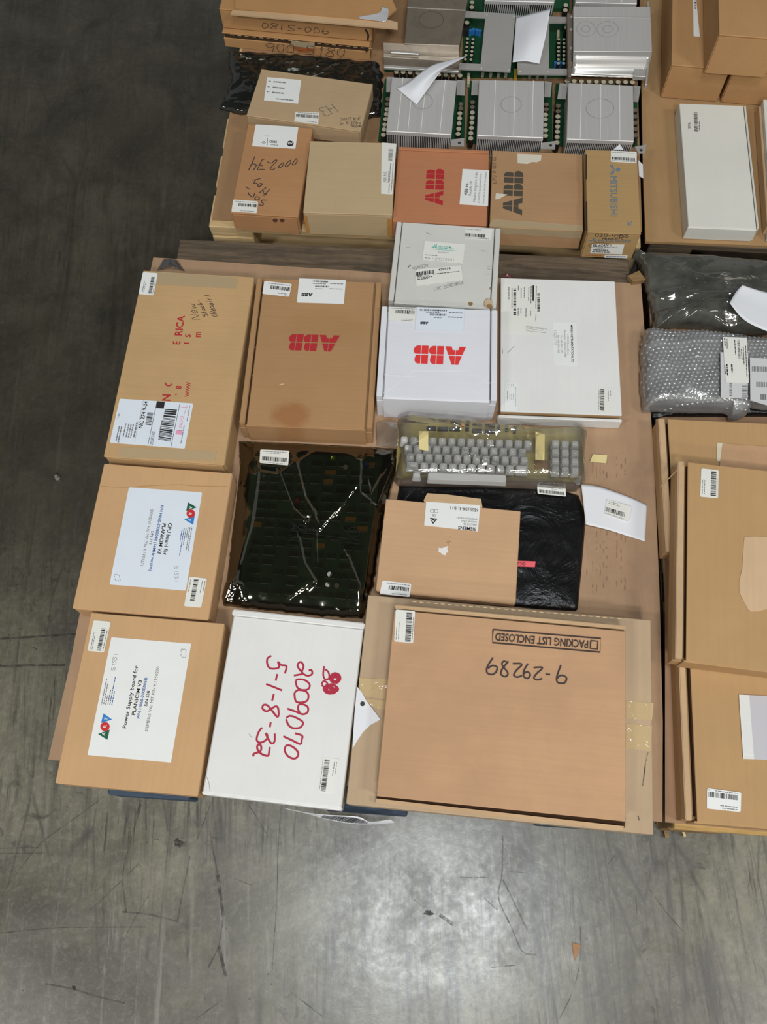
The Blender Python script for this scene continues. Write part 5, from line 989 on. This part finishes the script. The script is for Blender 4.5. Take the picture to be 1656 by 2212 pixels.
eq = [z2(1075, -20)[0]] + z3(680, 0, 690, 850) + [z2(1010, 850)[0]]; eq = [z2(1052, 200)[0]] + z3(640, 215, 640, 850) + [z2(1010, 850)[0]]; slabpx(EE, 'circuit_board', eq, Z2B, .1405, PCB)
slabpx(EE, 'steel_plate', z2(1060, 122, 1620, 158, 1562, 805, 985, 770, 995, 705, 1230, 715, 1282, 200, 1052, 188), .178, .181, ALU2); slabpx(EE, 'steel_plate', z3(70, 172, 670, 190, 667, 250, 445, 255, 440, 765, 668, 768, 665, 835, 92, 830), .178, .181, ALU2)
for q in (z2(1300, 160), z2(1600, 180), z2(1240, 752), z2(1542, 772), z3(435, 218), z3(120, 792), z3(428, 795)): EE.part('screw', G().cyl(top(.181)(*q[0]), .0026, 0, .0014, 10), ALUS, 'W')
caps(EE, z2(1085, 432, 1080, 477, 1075, 523, 1072, 570, 1066, 615, 1060, 660, 1145, 437, 1142, 482, 1138, 527, 1133, 572, 1128, 616, 1122, 663), CAPS, .160, .018); caps(EE, z3(550, 437, 550, 482, 549, 527, 548, 572, 548, 616, 547, 662, 547, 706, 610, 438, 610, 484, 610, 528, 610, 572, 609, 617, 608, 662, 607, 706), CAPS, .160, .018)
caps(EE, z2(1078, 250) + z3(640, 305), CAP, .168, .026)
BLU = plain('blue varistor', (46, 120, 190), .4)
for q in (z2(1110, 390), z2(1145, 380), z2(1185, 385), z2(1218, 395), z3(508, 748), z3(545, 748), z3(590, 752)): EE.part('varistor', G().cyl(top(.1405)(*q[0]), .0044, 0, .014, 12), BLU, 'W')
slabpx(EE, 'connector', z3(55, 765, 86, 768, 85, 892, 52, 890), .141, .158, plain('amber connector', (168, 130, 36), .4)); slabpx(EE, 'connector', z2(1082, 815, 1112, 816, 1108, 940, 1080, 938), .1405, .150, plain('cream connector', (186, 182, 150), .5)); slabpx(EE, 'connector', z3(530, 335, 560, 335, 558, 415, 528, 415), .141, .150, plain('cream connector', (186, 182, 150), .5))
slabpx(EE, 'fuse_block', z2(1048, 275, 1108, 278, 1100, 345, 1040, 345), .141, .158, CHIP)
for q in (z2(1250, 855), z2(1340, 855), z2(1425, 860), z2(1508, 862), z3(220, 878), z3(305, 880), z3(395, 882)): EE.part('stud', G().cyl(top(.141)(*q[0]), .004, 0, .012, 10), ALUS, 'W')
slabpx(EE, 'side_bracket', z3(645, 150, 704, 154, 690, 858, 656, 850), .182, .196, ALUD, .001)
for q in (z3(692, 190), z3(690, 330), z3(685, 540)): EE.part('screw', G().cyl(top(.196)(*q[0]), .003, 0, .0016, 10), ALUS, 'W')
FF = Thing('covered_module', 'module with clean shiny aluminium cover and row of white capacitors', 'circuit module', top(Z2B)(1320, 90), (math.cos(-.1), math.sin(-.1)))
slabpx(FF, 'base_plate', z3(725, 640, 1450, 660, 1452, 840, 725, 830), Z2B, .1395, plain('dark green board', (44, 66, 46), .5, var=.25, scale=18)); slabpx(FF, 'cover', z3(716, 64, 1575, 70, 1596, 582, 716, 575), .188, .206, ALU, .0015)
slabpx(FF, 'side_wall', z3(726, 80, 1568, 84, 1582, 560, 726, 555), .141, .1875, ALU2); slabpx(FF, 'seam_ridge', z3(716, 182, 1580, 190, 1580, 198, 716, 190), .206, .2068, ALUS)
FF.part('front_cover', loft([zz(z3(716, 576, 1150, 580, 1596, 582), (.206,) * 3), zz(z3(712, 640, 1150, 645, 1580, 650), (.200,) * 3), zz(z3(705, 740, 1150, 748, 1545, 755), (.184,) * 3), zz(z3(690, 825, 1100, 838, 1400, 850), (.174,) * 3)], 12, 14, .0015), ALUS, 'W', smooth=True)
slabpx(FF, 'front_lip', z3(688, 820, 1395, 846, 1400, 862, 686, 836), .172, .176, ALUS, .0008); slabpx(FF, 'terminal_box', z3(1395, 740, 1535, 745, 1530, 858, 1385, 850), .170, .182, ALU2, .001)
slabpx(FF, 'side_bracket', z3(1540, 720, 1562, 722, 1540, 945, 1515, 948), .172, .186, ALU2, .001); slabpx(FF, 'bracket_ear', z3(1540, 20, 1562, 20, 1560, 72, 1540, 72), .190, .200, ALU2)
caps(MC, z3(645, 905, 723, 905, 805, 908, 890, 910, 972, 912, 1052, 914, 1132, 915, 1215, 915, 1298, 916, 1375, 918), CAP, .166, .026)
for (x, y, rx, ry) in ((1097, 325, 23, 17), (855, 322, 20, 16)):
    cc = z3(x, y)[0]; strokes(FF, top(.206), [[(cc[0] + k * rx * math.cos(6.2832 * i / 20), cc[1] + k * ry * math.sin(6.2832 * i / 20)) for i in range(21)] for k in (1, .45)], .0009, plain('ring mark', (158, 155, 148), .5), 'ring_mark', .0006)
# third row, cut by the frame
for lb, hq, nf in (('partly seen finned heatsink module at the top behind the steel plates', [z2(1300, -260)[0], z3(575, -260)[0], z3(500, 25)[0], z2(1275, 8)[0]], 34), ('partly seen pale heatsink module at the top behind the shiny cover', z3(745, -240, 1430, -230, 1425, 42, 735, 26), 30)):
    c = top(Z2B)(sum(p[0] for p in hq) / 4, -40); T = Thing('drive_module', lb, 'circuit module', c, (math.cos(-.1), math.sin(-.1)), 'heatsink drive modules on the pine pallet'); heatsink(T, hq, .190, .180, .146, None, (.25, .5, .75), nf)
    P = [top(.190)(*p) for p in hq]; T.part('circuit_board', G().prism([Vector((p.x, p.y, .1350)) for p in P], [Vector((p.x, p.y, .1455)) for p in P]), PCB, 'W')
    if nf == 34:
        slabpx(T, 'side_board', [z2(1085, -150)[0]] + z3(690, -150, 672, 92) + [z2(1062, 112)[0]], .1350, .1450, PCB); caps(T, z2(1135, 22, 1132, 78) + z3(630, 55, 625, 112), CAP, .172, .026)
# two loose papers on the modules
solo('loose_paper', loft([zz(z2(290, 985, 420, 920, 650, 748, 850, 680, 1065, 628), (.212, .220, .235, .230, .212)), zz(z2(400, 1075, 500, 1000, 690, 830, 880, 720, 1064, 632), (.2125, .226, .240, .234, .212)), zz(z2(515, 1170, 610, 1040, 790, 800, 920, 720, 1062, 636), (.2125, .218, .226, .222, .211))], 20, 8), PAPER, 'curled white paper across the first heatsink module', 'paper', smooth=True)
solo('loose_paper', loft([zz(z3(75, 195, 250, 150, 458, 98), (.190, .215, .240)), zz(z3(55, 450, 220, 430, 405, 400), (.184, .21, .222)), zz(z3(35, 695, 180, 685, 335, 712), (.183, .192, .188))], 14, 14), PAPER, 'white paper sheet leaning on the steel plated module', 'paper', smooth=True)

# ================================================================== BROWN PALLET (top right)
KR_R = card('kraft right', (188, 140, 82), .05, 'y'); Z3B = .1350
PB_ = carton('tall_carton', 'tall brown carton with white label strip, left of the top right stack', 'box', [(1447, -70), (1568, -60), (1583, 150), (1456, 141)], .232, Z3B, KR_R, seamgap=False)
patch(PB_, PB_.S, z4(443, -20, 468, -20, 500, 302, 448, 298), WHITE, 'barcode_label', .001, label='white label strip')
g = G(); bars(g, [PB_.S(*p, .001) for p in z4(455, 5, 468, 5, 470, 80, 458, 80)], 'v', 0, 1, 0, 1, 3, 20); PB_.part('barcode', g, INK, 'W')
carton('tall_carton', 'brown carton beneath the overhanging box, right edge of photo', 'box', [(1573, -60), (1810, -45), (1840, 170), (1590, 151)], .232, Z3B, KR_R, seamgap=False)
carton('tall_carton', 'topmost brown carton overhanging the two cartons at top right', 'box', [(1540, -170), (1672, -160), (1694, 84), (1561, 76)], .338, .2325, KR_R, seamgap=False)
LW = mailer('long_white_box', 'long white box standing alone on the tan cardboard sheet', 'box', z4(340, 848, 893, 872, 976, 1890, 400, 1872), .177, Z3B, card('white board warm', (218, 217, 206), .03, 'y'), rim=.004, slot=.002, sides=(1,))
S = LW.S; g = G(); bars(g, [S(*p, .0006) for p in z4(450, 928, 480, 928, 484, 1085, 456, 1080)], 'v', 0, 1, 0, 1, 3, 44); LW.part('barcode', g, plain('faded ink', (96, 94, 88), .7), 'W')
q = [S(*p, .0006) for p in z4(400, 1000, 505, 1000, 505, 1085, 400, 1080)]; g = G(); dashes(g, q, 'v', ((.05, .1, .2, .8), (.15, .2, .1, .7), (.9, .95, .0, .9)), 3); LW.part('fine_print', g, INKG, 'W')
TW = carton('white_box', 'white box with brown corrugated side, cut by the right edge of the photo', 'box', [(1652, 215), (1840, 226), (1878, 512), (1664, 497)], .177, Z3B, card('white board warm', (218, 217, 206), .03, 'y'), seamgap=False)
TW.part('corrugated_side', G().box(-TW.w / 2 - .006, -TW.w / 2 - .0005, -TW.l / 2 + .02, TW.l / 2 - .01, .001, TW.h - .012), KR_K, bevel=.001)

# ================================================================== RIGHT PALLET
KR_V = card('kraft right pallet', (190, 148, 92), .045, 'y', .06); Z4B = .1305
U_ = mailer('mailer_box', 'brown mailer partly hidden under another at the right edge', 'box', [(1412, 907), (1870, 920), (1890, 1222), (1448, 1192)], .182, .1352, KR_V, rim=.013, slot=.006, edge=KR_K, sides=(-1,))
S = U_.S; P = [S(*p, .0004) for p in z12(960, 2010, 1047, 2016, 1043, 2200, 955, 2193)]; U_.part('masking_tape', G().prism(P, [p + Vector((0, 0, .0004)) for p in P]), plain('cream tape', (216, 206, 180), .6), 'W')
patch(U_, S, [(1552, 1018), (1800, 1038), (1800, 975), (1560, 958)], plain('pouch film', (196, 158, 122), .22, 0, .6, var=.06, scale=30), 'clear_pouch', lift=.0010)
W_ = mailer('mailer_box', 'brown mailer with clear document pouch at the lower right', 'box', [(1458, 1268), (1905, 1300), (1935, 1812), (1481, 1777)], .182, Z4B, KR_V, rim=.0115, slot=.009, edge=KR_K, sides=(-1,))
S = W_.S; pch = patch(W_, S, z20(992, 555, 1500, 580, 1510, 1215, 1035, 1195), plain('lilac grey paper', (196, 194, 198), .35), 'document_pouch', lift=.0004, th=.001, label='clear document pouch with grey paper')
patch(W_, S, z20(992, 555, 1095, 560, 1143, 1198, 1035, 1195), plain('pouch edge', (226, 226, 222), .25), 'pouch_edge', lift=.0016, parent=pch); strokes(W_, S, [z20(1040, 705, 1065, 712), z20(1060, 825, 1110, 842), z20(1060, 915, 1075, 922), z20(1065, 1100, 1105, 1115), z20(1035, 1150, 1140, 1155)], .001, WHITE, 'crease', .0022, pch)
sticker(W_, S, z20(675, 1485, 1015, 1530, 1010, 1725, 672, 1690), 'u', (.05, .92, .16, .42), ((.03, .12, .06, .1), (.25, .9, .06, .1), (.4, .9, .76, .8), (.45, .9, .88, .92)), WHITE, 51)
V_ = mailer('mailer_box', 'brown mailer with barcode label lying across two other mailers', 'box', [(1475, 998), (1905, 1042), (1905, 1484), (1446, 1423)], .232, .1825, KR_V, rim=.0125, slot=.0065, edge=KR_K, sides=(-1,))
S = V_.S; sticker(V_, S, z16(1140, 115, 1277, 130, 1272, 350, 1132, 338), 'v', (.58, .88, .06, .95), ((.1, .13, .4, .9), (.22, .25, .4, .9), (.92, .95, .3, .95)), CREAM, 52)
patch(V_, S, z16(1475, 690, 1480, 655, 1560, 650, 1700, 660, 1720, 1200, 1600, 1235, 1530, 1240, 1500, 1210, 1440, 1090, 1438, 1000, 1462, 900), card('peeled liner', (212, 176, 132), .05, 'y'), 'peeled_patch', lift=.0001, th=.0002, label='pale peeled patch')
V_.part('corner_tab', G().hexa([Vector((-V_.w / 2 - .030, V_.l / 2 - .055, V_.h - .018)), Vector((-V_.w / 2 + .012, V_.l / 2 - .006, V_.h - .006)), Vector((-V_.w / 2 + .016, V_.l / 2 + .002, V_.h - .006)), Vector((-V_.w / 2 - .028, V_.l / 2 - .050, V_.h - .018))], [Vector((-V_.w / 2 - .030, V_.l / 2 - .055, V_.h - .014)), Vector((-V_.w / 2 + .012, V_.l / 2 - .006, V_.h + .002)), Vector((-V_.w / 2 + .016, V_.l / 2 + .002, V_.h + .002)), Vector((-V_.w / 2 - .028, V_.l / 2 - .050, V_.h - .014))]), KR_K)
# dark bag, bubble wrap, paper
solo('black_bag', pillow(top(.134), z12(285, 1560, 1000, 1560, 1750, 1560, 1750, 1750, 1400, 1745, 800, 1750, 400, 1750, 345, 1778, 290, 1740), .011, Z4B, nb=120, nr=20, wr=.003, ws=18, seed=12, pw=6), MATS.setdefault('bb2', blackbag()), 'flat black bag end between the bubble wrap and the right hand mailer', 'bag', smooth=True)
solo('antistatic_bag', pillow(top(.150), z12(120, 122, 420, 135, 700, 150, 1000, 170, 1456, 200, 1900, 225, 1950, 860, 1456, 905, 1150, 905, 860, 850, 560, 835, 400, 850, 320, 900, 318, 820, 335, 740, 290, 560, 250, 400, 205, 240, 160, 150), .034, .1355, nb=260, nr=70, wr=.008, ws=12, seed=14, pw=6, aniso=(.8, 1.5), lobes=.02, creases=[(z12(170, 140, 260, 300, 290, 520), .012, .008), (z12(330, 740, 520, 740, 700, 690), .008, .006), (z12(780, 690, 1000, 670, 1200, 770), .007, .006), (z12(570, 850, 720, 770, 950, 830, 1180, 930), .008, .006),
     (z12(430, 550, 700, 580, 1100, 600), .004, .006), (z12(450, 280, 700, 400, 1000, 480), .004, .006), (z12(550, 190, 700, 200, 900, 180), .005, .005)]),
     film('grey antistatic film', (.42, .42, .39), (1, 1, .97), .10, .22, .50, (104, 104, 97), 11, .9, .5), 'large grey antistatic bag with white paper on it, right of the front pallet', 'bag', smooth=True)
solo('loose_paper', loft([zz(z12(1212, 440, 1400, 500, 1700, 570), (.200, .197, .196)), zz(z12(1140, 520, 1450, 660, 1720, 760), (.198, .194, .194)), zz(z12(1085, 620, 1250, 800, 1500, 925, 1740, 1010), (.204, .199, .197, .196))[:3] and zz(z12(1085, 620, 1270, 815, 1720, 1000), (.204, .199, .196))], 14, 10), PAPER, 'white paper sheet lying on the large grey antistatic bag', 'paper', smooth=True)
BW = Thing('bubble_wrap_parcel', 'parcel in clear bubble wrap with white labels on the right pallet', 'parcel', top(.146)(1530, 800))
bo = z12(235, 880, 400, 885, 800, 900, 1150, 950, 1456, 975, 1850, 990, 1860, 1640, 1456, 1640, 1320, 1620, 1280, 1700, 1180, 1735, 1110, 1740, 1095, 1675, 700, 1665, 240, 1655, 222, 1450, 218, 1100)
core = pillow(top(.165), [(p[0] * .97 + .03 * 1540, p[1] * .97 + .03 * 800) for p in bo], .034, .1465, nb=120, nr=24, wr=.008, ws=11, seed=15, pw=14)
BW.part('wrapped_item', core, plain('foil grey wrap', (168, 169, 166), .28, .5, .5, var=.6, scale=24, bump=.8), 'W', smooth=True)
BUB = film('bubble film', (.95, .96, .96), (1, 1, 1), .07, .14, .20, (220, 222, 222), 60, .4)
wrap_g = pillow(top(.168), bo, .038, .1462, nb=160, nr=40, wr=.008, ws=11, seed=15, pw=14, lobes=.03, creases=[(z12(350, 1260, 420, 1240, 520, 1380, 600, 1480, 840, 1580), .007, .005), (z12(310, 1040, 600, 1050, 1000, 1040), .008, .006), (z12(720, 1080, 740, 1200), .006, .004), (z12(680, 1380, 660, 1480, 640, 1540), .006, .004), (z12(380, 1560, 500, 1600), .006, .004)])
BW.part('bubble_film', wrap_g, BUB, 'W', smooth=True)
# bubbles in a hexagonal grid that ride on the wrap
from mathutils.bvhtree import BVHTree
bv = BVHTree.FromPolygons([tuple(p) for p in wrap_g.v], wrap_g.f); g = G(); r = .0042; dx = .0098
x0, x1 = min(p.x for p in wrap_g.v), max(p.x for p in wrap_g.v); y0, y1 = min(p.y for p in wrap_g.v), max(p.y for p in wrap_g.v); j = 0; y = y0
while y < y1:
    x = x0 + (dx / 2 if j % 2 else 0)
    while x < x1:
        hit = bv.ray_cast(Vector((x, y, 1)), Vector((0, 0, -1)))
        if hit[0] is not None and hit[0].z > .150:
            n = hit[1] if hit[1].z > 0 else -hit[1]; t1 = n.orthogonal().normalized(); t2 = n.cross(t1); v = []; f = []
            for ri, (rr_, hh) in enumerate(((1, 0), (.86, .45), (.5, .8))):
                for k in range(8): v.append(hit[0] + (t1 * math.cos(k * .7854) + t2 * math.sin(k * .7854)) * r * rr_ + n * r * .62 * hh)
            v.append(hit[0] + n * r * .58)
            for ri in range(2):
                for k in range(8): f.append((ri * 8 + k, ri * 8 + (k + 1) % 8, ri * 8 + 8 + (k + 1) % 8, ri * 8 + 8 + k))
            for k in range(8): f.append((16 + k, 16 + (k + 1) % 8, 24))
            g.add(v, f)
        x += dx
    y += dx * .866; j += 1
BW.part('bubbles', g, BUB, 'W', smooth=True, kind='stuff')
SL = top(.1990)
lab = patch(BW, SL, z12(1285, 1165, 1700, 1180, 1700, 1610, 1456, 1640, 1290, 1590), plain('grey white label', (206, 206, 206), .5), 'wide_label', lift=.0002, label='wide white printed label'); q = [SL(*p, .001) for p in z12(1285, 1165, 1700, 1180, 1700, 1610, 1290, 1590)]
g = G(); bars(g, q, 'u', .05, .9, .2, .32, 3, 60); bars(g, q, 'u', .15, .9, .56, .68, 4, 50); bars(g, q, 'u', .25, .95, .84, .97, 5, 50); BW.part('barcode', g, INKG, 'W', lab)
lab = patch(BW, SL, z12(992, 1110, 1268, 1120, 1262, 1575, 996, 1562), plain('grey white label', (206, 206, 206), .5), 'under_label', lift=.0002, label='white printed label'); q = [SL(*p, .001) for p in z12(992, 1110, 1268, 1120, 1262, 1575, 996, 1562)]
g = G(); bars(g, q, 'v', .33, .42, .68, .98, 6, 30); bars(g, q, 'v', .8, .98, .7, .98, 7, 22); BW.part('barcode', g, INKG, 'W', lab)
lab = patch(BW, SL, z12(1015, 958, 1255, 966, 1276, 1418, 1045, 1410), CREAM, 'barcode_label', .002, .0015, label='cream barcode label'); q = [SL(*p, .0024) for p in z12(1015, 958, 1255, 966, 1276, 1418, 1045, 1410)]
g = G(); bars(g, q, 'v', .14, .2, .04, .28, 8, 40); bars(g, q, 'v', .6, .7, .05, .48, 9, 50); BW.part('barcode', g, INKG, 'W', lab)
g = G(); dashes(g, q, 'v', ((.06, .1, .02, .2), (.48, .51, .05, .38), (.74, .77, .25, .5), (.82, .85, .2, .6), (.92, .95, .18, .88), (.08, .13, .6, .84), (.28, .34, .6, .78), (.0, .03, .62, .82)), 5); BW.part('fine_print', g, INK, 'W', lab)
for i, q in enumerate((z12(60, 380, 170, 330, 240, 420, 110, 440),)):
    P = [top(.1355)(*p) for p in q]; solo('wood_offcut', G().prism(P, [p + Vector((0, 0, .012)) for p in P]), W_MID, 'small wood offcut lying between the pallets beside the grey bag', 'wood')
